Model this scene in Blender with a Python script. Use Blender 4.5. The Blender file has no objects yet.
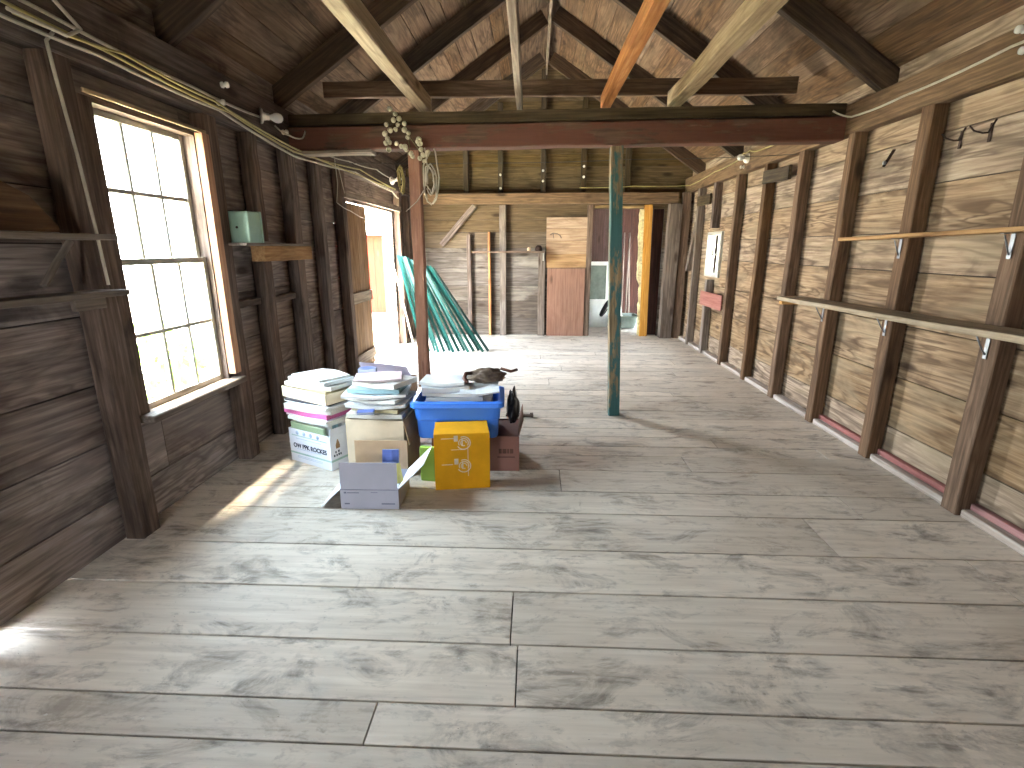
import bpy, bmesh, math, random
from mathutils import Vector, Matrix, Quaternion, noise
PI = math.pi
rnd = random.Random(7)
sc = bpy.context.scene
COL = sc.collection

# ------------------------------------------------------------------ materials
def hexc(h):
    h = h.lstrip('#')
    v = [int(h[i:i+2], 16)/255 for i in (0, 2, 4)]
    return tuple((x/12.92 if x <= .04045 else ((x+.055)/1.055)**2.4) for x in v) + (1,)

class NT:
    def __init__(s, name):
        s.m = bpy.data.materials.new(name); s.m.use_nodes = True
        s.t = s.m.node_tree; s.n = s.t.nodes; s.l = s.t.links
        s.b = s.n['Principled BSDF']
    def node(s, typ, **kw):
        n = s.n.new(typ)
        for k, v in kw.items(): setattr(n, k, v)
        return n
    def set(s, sock, v):
        if hasattr(v, 'is_output') or isinstance(v, bpy.types.NodeSocket): s.l.new(v, sock)
        else: sock.default_value = v
    def math(s, op, a, b=0.0, c=0.0, clamp=False):
        n = s.node('ShaderNodeMath', operation=op); n.use_clamp = clamp
        s.set(n.inputs[0], a); s.set(n.inputs[1], b); s.set(n.inputs[2], c)
        return n.outputs[0]
    def vmul(s, a, v):
        n = s.node('ShaderNodeVectorMath', operation='MULTIPLY'); s.set(n.inputs[0], a); n.inputs[1].default_value = v
        return n.outputs[0]
    def vadd(s, a, b):
        n = s.node('ShaderNodeVectorMath', operation='ADD'); s.set(n.inputs[0], a); s.set(n.inputs[1], b)
        return n.outputs[0]
    def noise(s, vec, scale, detail=3, rough=.55, dist=0):
        n = s.node('ShaderNodeTexNoise'); s.set(n.inputs['Vector'], vec)
        n.inputs['Scale'].default_value = scale; n.inputs['Detail'].default_value = detail
        n.inputs['Roughness'].default_value = rough; n.inputs['Distortion'].default_value = dist
        return n.outputs['Fac']
    def ramp(s, fac, stops):
        n = s.node('ShaderNodeValToRGB'); s.set(n.inputs[0], fac)
        e = n.color_ramp.elements
        while len(e) > 1: e.remove(e[-1])
        for i, (p, c) in enumerate(stops):
            k = e[0] if i == 0 else e.new(p)
            k.position = p; k.color = c if not isinstance(c, (int, float)) else (c, c, c, 1)
        return n.outputs[0]
    def mix(s, fac, a, b, mode='MIX'):
        n = s.node('ShaderNodeMix', data_type='RGBA', blend_type=mode)
        s.set(n.inputs[0], fac); s.set(n.inputs[6], a); s.set(n.inputs[7], b)
        return n.outputs[2]
    def gco(s):
        a = s.node('ShaderNodeAttribute', attribute_name='gco').outputs['Vector']
        o = s.node('ShaderNodeObjectInfo').outputs['Random']
        c = s.node('ShaderNodeCombineXYZ'); s.l.new(s.math('MULTIPLY', o, 37.0), c.inputs[0]); s.l.new(s.math('MULTIPLY', o, 11.0), c.inputs[1])
        return s.vadd(a, c.outputs[0])

def wood(name, dark, mid, light, fig=.5, stain=.4, stain_col='#2a211b', vary=.25, rough=.85, paint=None, paint_amt=.6, blot=None, bump=.4, fscale=1.0):
    """weathered wood: fine grain, plain-sawn figure, knots, water stains, per-board tone, optional worn paint"""
    t = NT(name)
    g = t.gco()
    grain = t.noise(t.vmul(g, (2.2, 48, 48)), 1, 5, .6)
    fg = t.noise(t.vmul(g, (.75*fscale, 5.5*fscale, 5.5*fscale)), 1, 3, .5, .6)
    figure = t.math('MULTIPLY_ADD', t.math('SINE', t.math('MULTIPLY', fg, 58)), .5, .5)
    fade = t.ramp(t.noise(t.vmul(g, (.9, 2.5, 2.5)), 1, 2), [(.32, 0.0), (.52, 1.0)])
    figure = t.math('MULTIPLY', t.math('POWER', figure, 2.2), fade)
    base = t.ramp(grain, [(.25, hexc(dark)), (.5, hexc(mid)), (.74, hexc(light))])
    base = t.mix(t.math('MULTIPLY', figure, fig), base, hexc(dark))
    # per-board tone
    br = t.node('ShaderNodeAttribute', attribute_name='brd').outputs['Fac']
    tone = t.math('MULTIPLY_ADD', br, 2*vary, 1-vary)
    hsv = t.node('ShaderNodeHueSaturation'); t.l.new(tone, hsv.inputs['Value']); t.l.new(base, hsv.inputs['Color'])
    t.set(hsv.inputs['Saturation'], t.math('MULTIPLY_ADD', br, -.35, 1.05))
    base = hsv.outputs[0]
    # stains
    st = t.ramp(t.noise(t.vmul(g, (1.5, 3.6, 3.6)), 1, 6, .62, .9), [(.5, 0.0), (.66, 1.0)])
    base = t.mix(t.math('MULTIPLY', st, stain), base, hexc(stain_col))
    if blot:
        sb = t.ramp(t.noise(t.vmul(g, (.8, 2.2, 2.2)), 1.3, 5, .6, .4), [(.5, 0.0), (.72, 1.0)])
        base = t.mix(t.math('MULTIPLY', sb, .65), base, hexc(blot))
    # knots
    vo = t.node('ShaderNodeTexVoronoi'); t.l.new(t.vmul(g, (1.5, 4.2, 4.2)), vo.inputs['Vector']); vo.inputs['Scale'].default_value = 1.0
    kn = t.ramp(vo.outputs['Distance'], [(.07, 1.0), (.17, 0.0)])
    base = t.mix(t.math('MULTIPLY', kn, .75), base, hexc('#2b1c12'))
    if paint:
        pm = t.ramp(t.noise(t.vmul(g, (2.5, 9, 9)), 1, 6, .65), [(.25+paint_amt*.38, 1.0), (.31+paint_amt*.38, 0.0)])
        pc = t.mix(grain, hexc(paint), tuple(x*.55 for x in hexc(paint)[:3])+(1,))
        base = t.mix(pm, base, pc)
    t.l.new(base, t.b.inputs['Base Color'])
    t.b.inputs['Roughness'].default_value = rough
    t.b.inputs['Specular IOR Level'].default_value = .25
    bp = t.node('ShaderNodeBump'); bp.inputs['Strength'].default_value = bump; bp.inputs['Distance'].default_value = .004
    h = t.math('ADD', grain, t.math('MULTIPLY', figure, -.4))
    t.l.new(h, bp.inputs['Height']); t.l.new(bp.outputs[0], t.b.inputs['Normal'])
    return t.m

def floor_mat():
    t = NT('worn_floor_boards')
    g = t.gco()
    pos = t.node('ShaderNodeTexCoord').outputs['Object']
    grain = t.noise(t.vmul(g, (2.0, 34, 34)), 1, 5, .6)
    fg = t.noise(t.vmul(g, (.85, 4.2, 4.2)), 1, 3, .5, .5)
    fig = t.math('POWER', t.math('MULTIPLY_ADD', t.math('SINE', t.math('MULTIPLY', fg, 62)), .5, .5), 2.5)
    scuff = t.ramp(t.noise(t.vmul(g, (2.6, 4.6, 4.6)), 1.2, 8, .74, .7), [(.5, 0.0), (.66, 1.0)])
    base = t.ramp(grain, [(.2, hexc('#bbae9f')), (.5, hexc('#d0c4b4')), (.8, hexc('#dfd5c6'))])
    br = t.node('ShaderNodeAttribute', attribute_name='brd').outputs['Fac']
    hsv = t.node('ShaderNodeHueSaturation'); t.l.new(t.math('MULTIPLY_ADD', br, .22, .88), hsv.inputs['Value']); t.l.new(base, hsv.inputs['Color'])
    base = hsv.outputs[0]
    base = t.mix(t.math('MULTIPLY', scuff, .5), base, hexc('#6f665d'))
    fine = t.ramp(t.noise(t.vmul(g, (9, 22, 22)), 1, 4, .7), [(.56, 0.0), (.68, 1.0)])
    base = t.mix(t.math('MULTIPLY', fine, .3), base, hexc('#6a6158'))
    base = t.mix(t.math('MULTIPLY', t.math('MULTIPLY', fig, scuff), .55), base, hexc('#4c443e'))
    big = t.ramp(t.noise(pos, .9, 4, .6), [(.48, 0.0), (.7, 1.0)])
    base = t.mix(t.math('MULTIPLY', big, .4), base, hexc('#94836e'))
    # dusty chalky wear
    dust = t.ramp(t.noise(pos, 2.3, 6, .7, .5), [(.56, 0.0), (.7, 1.0)])
    base = t.mix(t.math('MULTIPLY', dust, .35), base, hexc('#c4c0b6'))
    dots = t.ramp(t.noise(pos, 42, 2, .5), [(.74, 0.0), (.77, 1.0)])
    base = t.mix(t.math('MULTIPLY', dots, .6), base, hexc('#d8d4cc'))
    nail = t.node('ShaderNodeTexVoronoi'); t.l.new(t.vmul(g, (3.2, 8, 8)), nail.inputs['Vector'])
    nk = t.ramp(nail.outputs['Distance'], [(.03, 1.0), (.05, 0.0)])
    base = t.mix(t.math('MULTIPLY', nk, .8), base, hexc('#241d19'))
    t.l.new(base, t.b.inputs['Base Color'])
    t.b.inputs['Specular IOR Level'].default_value = .3
    t.set(t.b.inputs['Roughness'], t.math('MULTIPLY_ADD', scuff, .2, .58))
    bp = t.node('ShaderNodeBump'); bp.inputs['Strength'].default_value = .3; bp.inputs['Distance'].default_value = .003
    t.l.new(grain, bp.inputs['Height']); t.l.new(bp.outputs[0], t.b.inputs['Normal'])
    return t.m

def plain(name, col, rough=.6, metal=0, var=.15, scale=8, spec=.4, col2=None):
    t = NT(name)
    p = t.node('ShaderNodeTexCoord').outputs['Object']
    n = t.noise(p, scale, 4, .6)
    c2 = hexc(col2) if col2 else tuple(x*(1-var*2) for x in hexc(col)[:3])+(1,)
    t.l.new(t.ramp(n, [(.35, c2), (.62, hexc(col))]), t.b.inputs['Base Color'])
    t.b.inputs['Roughness'].default_value = rough; t.b.inputs['Metallic'].default_value = metal
    t.b.inputs['Specular IOR Level'].default_value = spec
    return t.m

def paper_mat(name, top, edge, lines=.5):
    """printed paper: blocky text columns on the faces, sheet lines on the edges (z stripes)"""
    t = NT(name)
    g = t.node('ShaderNodeAttribute', attribute_name='gco').outputs['Vector']
    geo = t.node('ShaderNodeTexCoord').outputs['Normal']
    sx = t.node('ShaderNodeSeparateXYZ'); t.l.new(geo, sx.inputs[0])
    up = t.ramp(t.math('ABSOLUTE', sx.outputs[2]), [(.45, 0.0), (.6, 1.0)])
    sg = t.node('ShaderNodeSeparateXYZ'); t.l.new(g, sg.inputs[0])
    br = t.node('ShaderNodeTexBrick'); t.l.new(g, br.inputs['Vector']); br.inputs['Scale'].default_value = 14
    br.inputs['Mortar Size'].default_value = .012; br.inputs['Bias'].default_value = .15
    br.inputs['Color1'].default_value = (1, 1, 1, 1); br.inputs['Color2'].default_value = (.35, .35, .38, 1); br.inputs['Mortar'].default_value = (1, 1, 1, 1)
    tl = t.math('MULTIPLY', t.ramp(t.math('SINE', t.math('MULTIPLY', sg.outputs[1], 700)), [(.3, 0.0), (.7, 1.0)]), t.ramp(t.noise(t.vmul(g, (60, 6, 1)), 1, 2), [(.4, 0.0), (.5, 1.0)]))
    face = t.mix(t.math('MULTIPLY', br.outputs['Fac'], 0), hexc(top), hexc(top))
    face = t.mix(lines, face, t.mix(.75, face, br.outputs['Color'], 'MULTIPLY'))
    face = t.mix(t.math('MULTIPLY', tl, lines*.6), face, hexc('#444750'))
    z = t.math('SINE', t.math('MULTIPLY', sg.outputs[2], 1500))
    ed = t.mix(t.ramp(z, [(.2, 0.0), (.8, 1.0)]), hexc(edge), tuple(x*.55 for x in hexc(edge)[:3])+(1,))
    t.l.new(t.mix(up, ed, face), t.b.inputs['Base Color'])
    t.b.inputs['Roughness'].default_value = .6
    return t.m

def card(name, col, var=.08, rough=.8):
    t = NT(name)
    p = t.node('ShaderNodeTexCoord').outputs['Object']
    n = t.noise(p, 6, 5, .6)
    fl = t.math('MULTIPLY_ADD', t.math('SINE', t.math('MULTIPLY', t.node('ShaderNodeSeparateXYZ').outputs[0], 400)), .02, 0)
    c = hexc(col)
    t.l.new(t.ramp(n, [(.3, tuple(x*(1-2.2*var) for x in c[:3])+(1,)), (.65, c)]), t.b.inputs['Base Color'])
    t.b.inputs['Roughness'].default_value = rough; t.b.inputs['Specular IOR Level'].default_value = .25
    return t.m

def glass_mat():
    t = NT('old_window_glass')
    tr = t.node('ShaderNodeBsdfTransparent'); gl = t.node('ShaderNodeBsdfGlossy'); gl.inputs['Roughness'].default_value = .05
    mx = t.node('ShaderNodeMixShader'); mx.inputs[0].default_value = .05
    p = t.node('ShaderNodeTexCoord').outputs['Object']
    t.l.new(t.ramp(t.noise(p, 4, 4), [(.3, (.86, .88, .86, 1)), (.7, (.97, .98, .97, 1))]), tr.inputs[0])
    t.l.new(tr.outputs[0], mx.inputs[1]); t.l.new(gl.outputs[0], mx.inputs[2])
    t.l.new(mx.outputs[0], t.n['Material Output'].inputs[0])
    return t.m

M = {}
M['board_sun'] = wood('shelf_side_wall_boards', '#5e4832', '#937859', '#b19878', fig=.85, stain=.55, stain_col='#3d2d1d', vary=.16, blot='#9c8b70', fscale=.9)
M['board_shade'] = wood('window_side_wall_boards', '#564740', '#8f7e74', '#b0a094', fig=.6, stain=.6, stain_col='#2a2220', vary=.22, blot='#80736e')
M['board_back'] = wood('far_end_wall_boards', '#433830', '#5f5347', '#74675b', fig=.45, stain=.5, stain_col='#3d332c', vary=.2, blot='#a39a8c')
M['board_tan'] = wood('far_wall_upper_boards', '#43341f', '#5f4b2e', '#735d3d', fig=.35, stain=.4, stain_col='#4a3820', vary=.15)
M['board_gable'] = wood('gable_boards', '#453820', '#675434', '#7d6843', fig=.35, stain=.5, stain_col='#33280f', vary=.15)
M['roof'] = wood('roof_boards', '#4a3625', '#72573e', '#8f7152', fig=.7, stain=.6, stain_col='#2c221a', vary=.22, blot='#7a6852')
M['rafter'] = wood('dark_rafter_wood', '#2e2219', '#4d3b2c', '#69523c', fig=.2, stain=.4, stain_col='#17110c', vary=.1)
M['stud'] = wood('stud_wood', '#443222', '#6b5038', '#866a4f', fig=.3, stain=.45, stain_col='#2c2016', vary=.15)
M['stud_dark'] = wood('dark_stud_wood', '#3a2c24', '#665346', '#857062', fig=.3, stain=.5, stain_col='#241a14', vary=.15)
M['stud_grey'] = wood('grey_stud_wood', '#4f4238', '#75675b', '#8b7d70', fig=.3, stain=.4, stain_col='#33291f', vary=.15)
M['plate'] = wood('plate_timber', '#4a3622', '#70563a', '#8a6d4a', fig=.35, stain=.4, stain_col='#33261a', vary=.12)
M['plate_dark'] = wood('dark_plate_timber', '#33271f', '#574539', '#745f50', fig=.25, stain=.5, stain_col='#1f1712', vary=.12)
M['joist_pale'] = wood('pale_joist_wood', '#776040', '#9e845a', '#b79d72', fig=.35, stain=.3, stain_col='#4f3a20', vary=.1)
M['joist_orange'] = wood('orange_joist_wood', '#8a5530', '#b57a48', '#cf9a64', fig=.4, stain=.3, stain_col='#5c351c', vary=.1)
M['joist_grey'] = wood('grey_joist_wood', '#5f4e3d', '#8c7963', '#a8957d', fig=.35, stain=.3, stain_col='#3a2d20', vary=.1)
M['red_beam'] = wood('red_painted_beam', '#3a271c', '#5e4330', '#735440', fig=.2, stain=.5, stain_col='#2a1813', vary=.1, paint='#6b4536', paint_amt=.66)
M['red_post'] = wood('red_brown_post', '#6e4a3a', '#966b56', '#ad846e', fig=.25, stain=.3, stain_col='#34211a', vary=.1, paint='#9a6f58', paint_amt=.6)
M['green_post'] = wood('green_worn_post', '#4a3a26', '#7a6442', '#94794e', fig=.3, stain=.25, stain_col='#2f2417', vary=.1, paint='#3d615e', paint_amt=.6)
M['cap_dark'] = wood('dark_cap_plank', '#2b2216', '#453722', '#5c4a2f', fig=.2, stain=.4, stain_col='#1c150c', vary=.1)
M['shelf_grey'] = wood('grey_shelf_board', '#7a6852', '#a2927a', '#b8aa93', fig=.3, stain=.3, stain_col='#55463a', vary=.08)
M['shelf_tan'] = wood('tan_shelf_board', '#7d5a36', '#a67f52', '#bd9768', fig=.3, stain=.3, stain_col='#5a4027', vary=.08)
M['ply'] = wood('brown_hardboard', '#6e4120', '#875026', '#945b2e', fig=.12, stain=.35, stain_col='#6a4433', vary=.04, bump=.1)
M['lumber'] = wood('new_orange_lumber', '#a5702f', '#c78f45', '#d9a55a', fig=.3, stain=.1, stain_col='#7d4f20', vary=.05)
M['leaf'] = wood('door_boards', '#64472f', '#8a6a4a', '#a3835f', fig=.55, stain=.25, stain_col='#5a3820', vary=.12)
M['dk_red'] = wood('dark_red_boards', '#241510', '#3d231b', '#4d2f25', fig=.2, stain=.4, stain_col='#1c0e0c', vary=.12)
M['barn_red'] = wood('red_barn_boards', '#701a12', '#8a2419', '#9c3022', fig=.2, stain=.2, stain_col='#6a2018', vary=.08)
M['casing'] = wood('window_casing_wood', '#8a5a38', '#b07a50', '#c49266', fig=.3, stain=.3, stain_col='#5c3a22', vary=.08)
M['sash'] = wood('weathered_white_sash', '#7d7768', '#a8a292', '#bcb7a8', fig=.1, stain=.2, stain_col='#5f5a4c', vary=.06)
M['floor'] = floor_mat()
M['pink_board'] = wood('faded_red_board', '#7d4e46', '#94645a', '#a1726a', fig=.1, stain=.25, stain_col='#7a4038', vary=.05, bump=.1)
M['sill_white'] = wood('pale_sill_strip', '#7a6c60', '#aa9c8f', '#c2b6aa', fig=.15, stain=.4, stain_col='#5a4a40', vary=.15)
M['sill_red'] = wood('red_sill_strip', '#75453f', '#96605a', '#a8756e', fig=.1, stain=.3, stain_col='#4a2020', vary=.1)
M['glass'] = glass_mat()
M['cable'] = plain('cream_cable', '#b5ac9a', .5, 0, .12)
M['cable_yel'] = plain('yellowed_cable', '#a89a5e', .5, 0, .12)
M['cable_dark'] = plain('dark_cable', '#3a332c', .6)
M['porcelain'] = plain('white_porcelain', '#ded9cf', .25, 0, .06, 20)
M['bulb'] = plain('frosted_bulb', '#e8e6e0', .2, 0, .03)
M['shell'] = plain('pale_pods', '#cfc6a8', .6, 0, .2, 30)
M['shell_dark'] = plain('pod_stalk', '#6a5c40', .8)
M['steel'] = plain('dull_steel', '#8b8d90', .4, .8, .15)
M['iron'] = plain('rusty_iron', '#3c2a20', .7, .5, .2, 30)
M['green_tin'] = plain('mint_green_tin', '#8fae9d', .45, 0, .08, 6)
M['green_steel'] = plain('green_fence_paint', '#174f45', .35, 0, .12, 12)
M['green_dk'] = plain('dark_fence_paint', '#1d3f3a', .45, 0, .15, 12)
M['stake_pale'] = plain('pale_stake', '#d8c4b4', .6)
M['blue'] = plain('blue_plastic', '#4383ea', .35, 0, .04, 3)
M['kraft'] = card('kraft_cardboard', '#c4a582')
M['kraft_pale'] = card('pale_cardboard', '#d2c0a4')
M['kraft_dark'] = card('brown_cardboard', '#94705a')
M['white_card'] = card('white_cardboard', '#d9dce4', .04)
M['grey_card'] = card('grey_white_cardboard', '#b3b1bd', .04)
M['yellow'] = card('yellow_cardboard', '#e0a012', .1)
M['pinkish'] = card('pinkish_brown_cardboard', '#8a6257')
M['ink'] = plain('dark_ink', '#1f2a40', .7)
M['ink_green'] = plain('pale_green_ink', '#9fbcb2', .7)
M['ink_pale'] = plain('pale_blue_ink', '#aebfd6', .7)
M['ink_brown'] = plain('brown_ink', '#8a6a4a', .7)
M['ink_cream'] = plain('cream_ink', '#f0dcc0', .7)
M['ink_crease_grey'] = plain('grey_ink_and_crease', '#77788a', .7)
M['p_white'] = paper_mat('white_printed_paper', '#f0f3f5', '#dddcd6', .22)
M['p_blank'] = paper_mat('plain_white_paper', '#eef2f6', '#d5d2c8', 0.0)
M['p_news'] = paper_mat('newsprint', '#dfdbd2', '#c9c4b8', .7)
M['p_pink'] = paper_mat('pink_cover', '#d77fa8', '#c65f94', .1)
M['p_blue'] = paper_mat('blue_cover', '#5a6fb5', '#a8b4cc', .3)
M['p_green'] = paper_mat('sage_green_cover', '#a9b596', '#93a37e', .1)
M['p_teal'] = paper_mat('pale_teal_cover', '#a8c6cc', '#8fb2b8', .3)
M['p_rose'] = paper_mat('rose_cover', '#e2c2c8', '#c9b8b4', .3)
M['p_lilac'] = paper_mat('lilac_grey_cover', '#b5a8b8', '#9a909c', .1)
M['p_tan'] = paper_mat('tan_cover', '#c2b28e', '#a3946f', .2)
M['p_dark'] = paper_mat('dark_grey_cover', '#4a464a', '#3a383c', .3)
M['p_lime'] = paper_mat('lime_green_paper', '#9cc24a', '#88aa40', .1)
M['p_yel'] = paper_mat('yellow_paper', '#e2d478', '#c9bb60', .1)
M['leather'] = plain('brown_leather', '#5e3a2c', .5, 0, .2, 12)
M['bag_brown'] = plain('dark_brown_leather', '#4e3d35', .55, 0, .25, 14, .4, '#7a6a58')
M['black'] = plain('black_plastic', '#17161a', .4, 0, .1)
M['insul'] = plain('pale_insulation', '#e0cf9a', .95, 0, .2, 25)
M['enamel'] = plain('white_enamel', '#d6d6ca', .4, 0, .06)
M['screen'] = plain('grey_screen', '#6b7468', .6)
M['grass'] = plain('dry_gravel_yard', '#d2cbbd', .9, 0, .2, 3, .3, '#c2bea4')
M['bush'] = plain('bush_green', '#88b04a', .7, 0, .2, 5)
M['tarp'] = plain('outer_sheathing', '#3a2f28', .9)
M['rubber'] = plain('black_rubber', '#1f2020', .7)

# ------------------------------------------------------------------ mesh builder
class MB:
    def __init__(s): s.v = []; s.f = []; s.g = []; s.b = []; s.mi = []; s.sm = []
    def add(s, verts, faces, gco=None, brd=None, mi=0, smooth=False):
        o = len(s.v); brd = rnd.random() if brd is None else brd
        s.v += [Vector(v) for v in verts]
        s.g += [Vector(g) for g in (gco or verts)]
        s.b += [brd]*len(verts)
        s.f += [tuple(i+o for i in f) for f in faces]; s.mi += [mi]*len(faces); s.sm += [smooth]*len(faces)
    def box(s, lo, hi, axis=0, brd=None, mi=0, ch=0.0, rot=None, at=None):
        """axis: which axis the grain runs along"""
        lo = Vector(lo); hi = Vector(hi)
        off = Vector((rnd.uniform(0, 60), rnd.uniform(0, 60), rnd.uniform(0, 60)))
        c = min(ch, min(hi[i]-lo[i] for i in range(3))*.4)
        if c <= 0:
            P = [Vector((x, y, z)) for x in (lo.x, hi.x) for y in (lo.y, hi.y) for z in (lo.z, hi.z)]
            F = [(0, 1, 3, 2), (4, 6, 7, 5), (0, 4, 5, 1), (2, 3, 7, 6), (0, 2, 6, 4), (1, 5, 7, 3)]
        else:
            bm = bmesh.new()
            P0 = [bm.verts.new((x, y, z)) for x in (lo.x, hi.x) for y in (lo.y, hi.y) for z in (lo.z, hi.z)]
            for f in [(0, 1, 3, 2), (4, 6, 7, 5), (0, 4, 5, 1), (2, 3, 7, 6), (0, 2, 6, 4), (1, 5, 7, 3)]: bm.faces.new([P0[i] for i in f])
            bmesh.ops.bevel(bm, geom=bm.edges[:]+bm.verts[:], offset=c, segments=1, affect='EDGES', profile=.5)
            bm.verts.index_update()
            P = [v.co.copy() for v in bm.verts]; F = [[v.index for v in f.verts] for f in bm.faces]; bm.free()
        perm = {0: (0, 1, 2), 1: (1, 0, 2), 2: (2, 0, 1)}[axis]
        G = [Vector((p[perm[0]], p[perm[1]], p[perm[2]]))+off for p in P]
        if rot is not None:
            at = Vector(at or (0, 0, 0)); P = [rot @ (p-at)+at for p in P]
        s.add(P, F, G, brd, mi)
    def timber(s, p0, p1, w, h, up=(0, 0, 1), seg=6, jit=.004, ch=.006, brd=None, mi=0, taper=1.0):
        """squared timber from p0 to p1, slightly wavy, chamfered arrises; w across, h along up"""
        p0 = Vector(p0); p1 = Vector(p1); d = (p1-p0); L = d.length; d.normalize()
        up = Vector(up); sd = d.cross(up).normalized(); u = sd.cross(d).normalized()
        off = Vector((rnd.uniform(0, 60), rnd.uniform(0, 60), rnd.uniform(0, 60)))
        V = []; G = []
        for i in range(seg+1):
            t = i/seg; k = 1+(taper-1)*t
            a = w/2*k; b = h/2*k; c = ch
            jx = rnd.uniform(-jit, jit); ju = rnd.uniform(-jit, jit)
            if i in (0, seg): jx = ju = 0
            for (x, y) in ((a-c, -b), (a, -b+c), (a, b-c), (a-c, b), (-a+c, b), (-a, b-c), (-a, -b+c), (-a+c, -b)):
                x += jx+rnd.uniform(-jit, jit)*.35; y += ju+rnd.uniform(-jit, jit)*.35
                V.append(p0+d*(L*t)+sd*x+u*y); G.append(Vector((L*t, x, y))+off)
        F = []
        for i in range(seg):
            for j in range(8):
                F.append((i*8+j, i*8+(j+1) % 8, i*8+8+(j+1) % 8, i*8+8+j))
        F.append(tuple(reversed(range(8)))); F.append(tuple(seg*8+j for j in range(8)))
        s.add(V, F, G, brd, mi)
    def tube(s, pts, r, n=8, mi=0, closed=False, r1=None):
        pts = [Vector(p) for p in pts]; N = len(pts); V = []; F = []; G = []
        prev = None; acc = 0
        for i, p in enumerate(pts):
            d = (pts[(i+1) % N]-pts[i-1]) if closed else (pts[min(i+1, N-1)]-pts[max(i-1, 0)])
            d = d.normalized() if d.length > 1e-9 else Vector((0, 0, 1))
            if prev is None:
                a = Vector((0, 0, 1)) if abs(d.z) < .9 else Vector((1, 0, 0))
                u = d.cross(a).normalized()
            else:
                u = (prev - d*prev.dot(d)).normalized()
            prev = u; v = d.cross(u)
            rr = r if r1 is None else r+(r1-r)*i/(N-1)
            if i: acc += (p-pts[i-1]).length
            for j in range(n):
                a = 2*PI*j/n
                V.append(p+(u*math.cos(a)+v*math.sin(a))*rr); G.append(Vector((acc, math.cos(a)*rr, math.sin(a)*rr)))
        m = N if closed else N-1
        for i in range(m):
            for j in range(n):
                F.append((i*n+j, i*n+(j+1) % n, ((i+1) % N)*n+(j+1) % n, ((i+1) % N)*n+j))
        if not closed:
            F.append(tuple(reversed(range(n)))); F.append(tuple((N-1)*n+j for j in range(n)))
        s.add(V, F, G, .5, mi, True)
    def lathe(s, prof, org=(0, 0, 0), axis=(0, 0, 1), n=16, mi=0):
        axis = Vector(axis).normalized(); q = Vector((0, 0, 1)).rotation_difference(axis); org = Vector(org)
        V = []; F = []
        for (r, z) in prof:
            for j in range(n):
                a = 2*PI*j/n; V.append(org+q @ Vector((r*math.cos(a), r*math.sin(a), z)))
        for i in range(len(prof)-1):
            for j in range(n): F.append((i*n+j, i*n+(j+1) % n, (i+1)*n+(j+1) % n, (i+1)*n+j))
        F.append(tuple(reversed(range(n)))); F.append(tuple((len(prof)-1)*n+j for j in range(n)))
        s.add(V, F, None, .5, mi, True)
    def xform(s, mat):
        s.v = [mat @ v for v in s.v]; return s
    def build(s, name, mat, parent=None):
        me = bpy.data.meshes.new(name)
        me.from_pydata([tuple(v) for v in s.v], [], s.f)
        mats = mat if isinstance(mat, (list, tuple)) else [mat]
        for m in mats: me.materials.append(M[m] if isinstance(m, str) else m)
        a = me.attributes.new('gco', 'FLOAT_VECTOR', 'POINT'); a.data.foreach_set('vector', [x for g in s.g for x in g])
        b = me.attributes.new('brd', 'FLOAT', 'POINT'); b.data.foreach_set('value', s.b)
        me.polygons.foreach_set('material_index', s.mi); me.polygons.foreach_set('use_smooth', s.sm)
        bm = bmesh.new(); bm.from_mesh(me); bmesh.ops.recalc_face_normals(bm, faces=bm.faces[:]); bm.to_mesh(me); bm.free()
        me.update()
        o = bpy.data.objects.new(name, me); COL.objects.link(o)
        if parent: o.parent = parent
        return o

def tag(o, label, cat, group=None, kind='thing'):
    o['label'] = label; o['category'] = cat
    if group: o['group'] = group
    if kind: o['kind'] = kind
    return o
def struct(o, label=None, cat=None):
    o['kind'] = 'structure'
    if label: o['label'] = label
    if cat: o['category'] = cat
    return o
def empty(name, loc, rz=0.0, label=None, cat=None, group=None):
    o = bpy.data.objects.new(name, None); COL.objects.link(o)
    o.location = loc; o.rotation_euler = (0, 0, rz); o.empty_display_size = .1
    if label: tag(o, label, cat, group)
    return o
def copy_tree(o, parent=None):
    c = o.copy(); COL.objects.link(c)
    if parent: c.parent = parent
    for ch in [k for k in COL.objects if k.parent == o]: copy_tree(ch, c)
    return c
def text(name, s, size, mat, parent, loc, rot, ext=.0004, sx=1.0, bold=.0):
    cu = bpy.data.curves.new(name, 'FONT'); cu.body = s; cu.size = size; cu.extrude = ext; cu.offset = bold; cu.align_x = 'CENTER'; cu.align_y = 'CENTER'
    o = bpy.data.objects.new(name, cu); COL.objects.link(o)
    me = bpy.data.meshes.new_from_object(o); COL.objects.unlink(o); bpy.data.objects.remove(o)
    me.materials.clear(); me.materials.append(M[mat])
    o = bpy.data.objects.new(name, me); COL.objects.link(o)
    o.parent = parent; o.location = loc; o.rotation_euler = rot; o.scale = (sx, 1, 1)
    return o

# ------------------------------------------------------------------ dimensions
XL, XR = -2.06, 2.45          # stud faces
BL, BR = -2.17, 2.56          # inner board faces
YN, YB = -1.6, 9.0            # near and far end walls
RX, RZ, SL = .15, 4.12, .66   # ridge x, rafter underside at the ridge, slope
def roofz(x): return RZ-SL*abs(x-RX)

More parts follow.
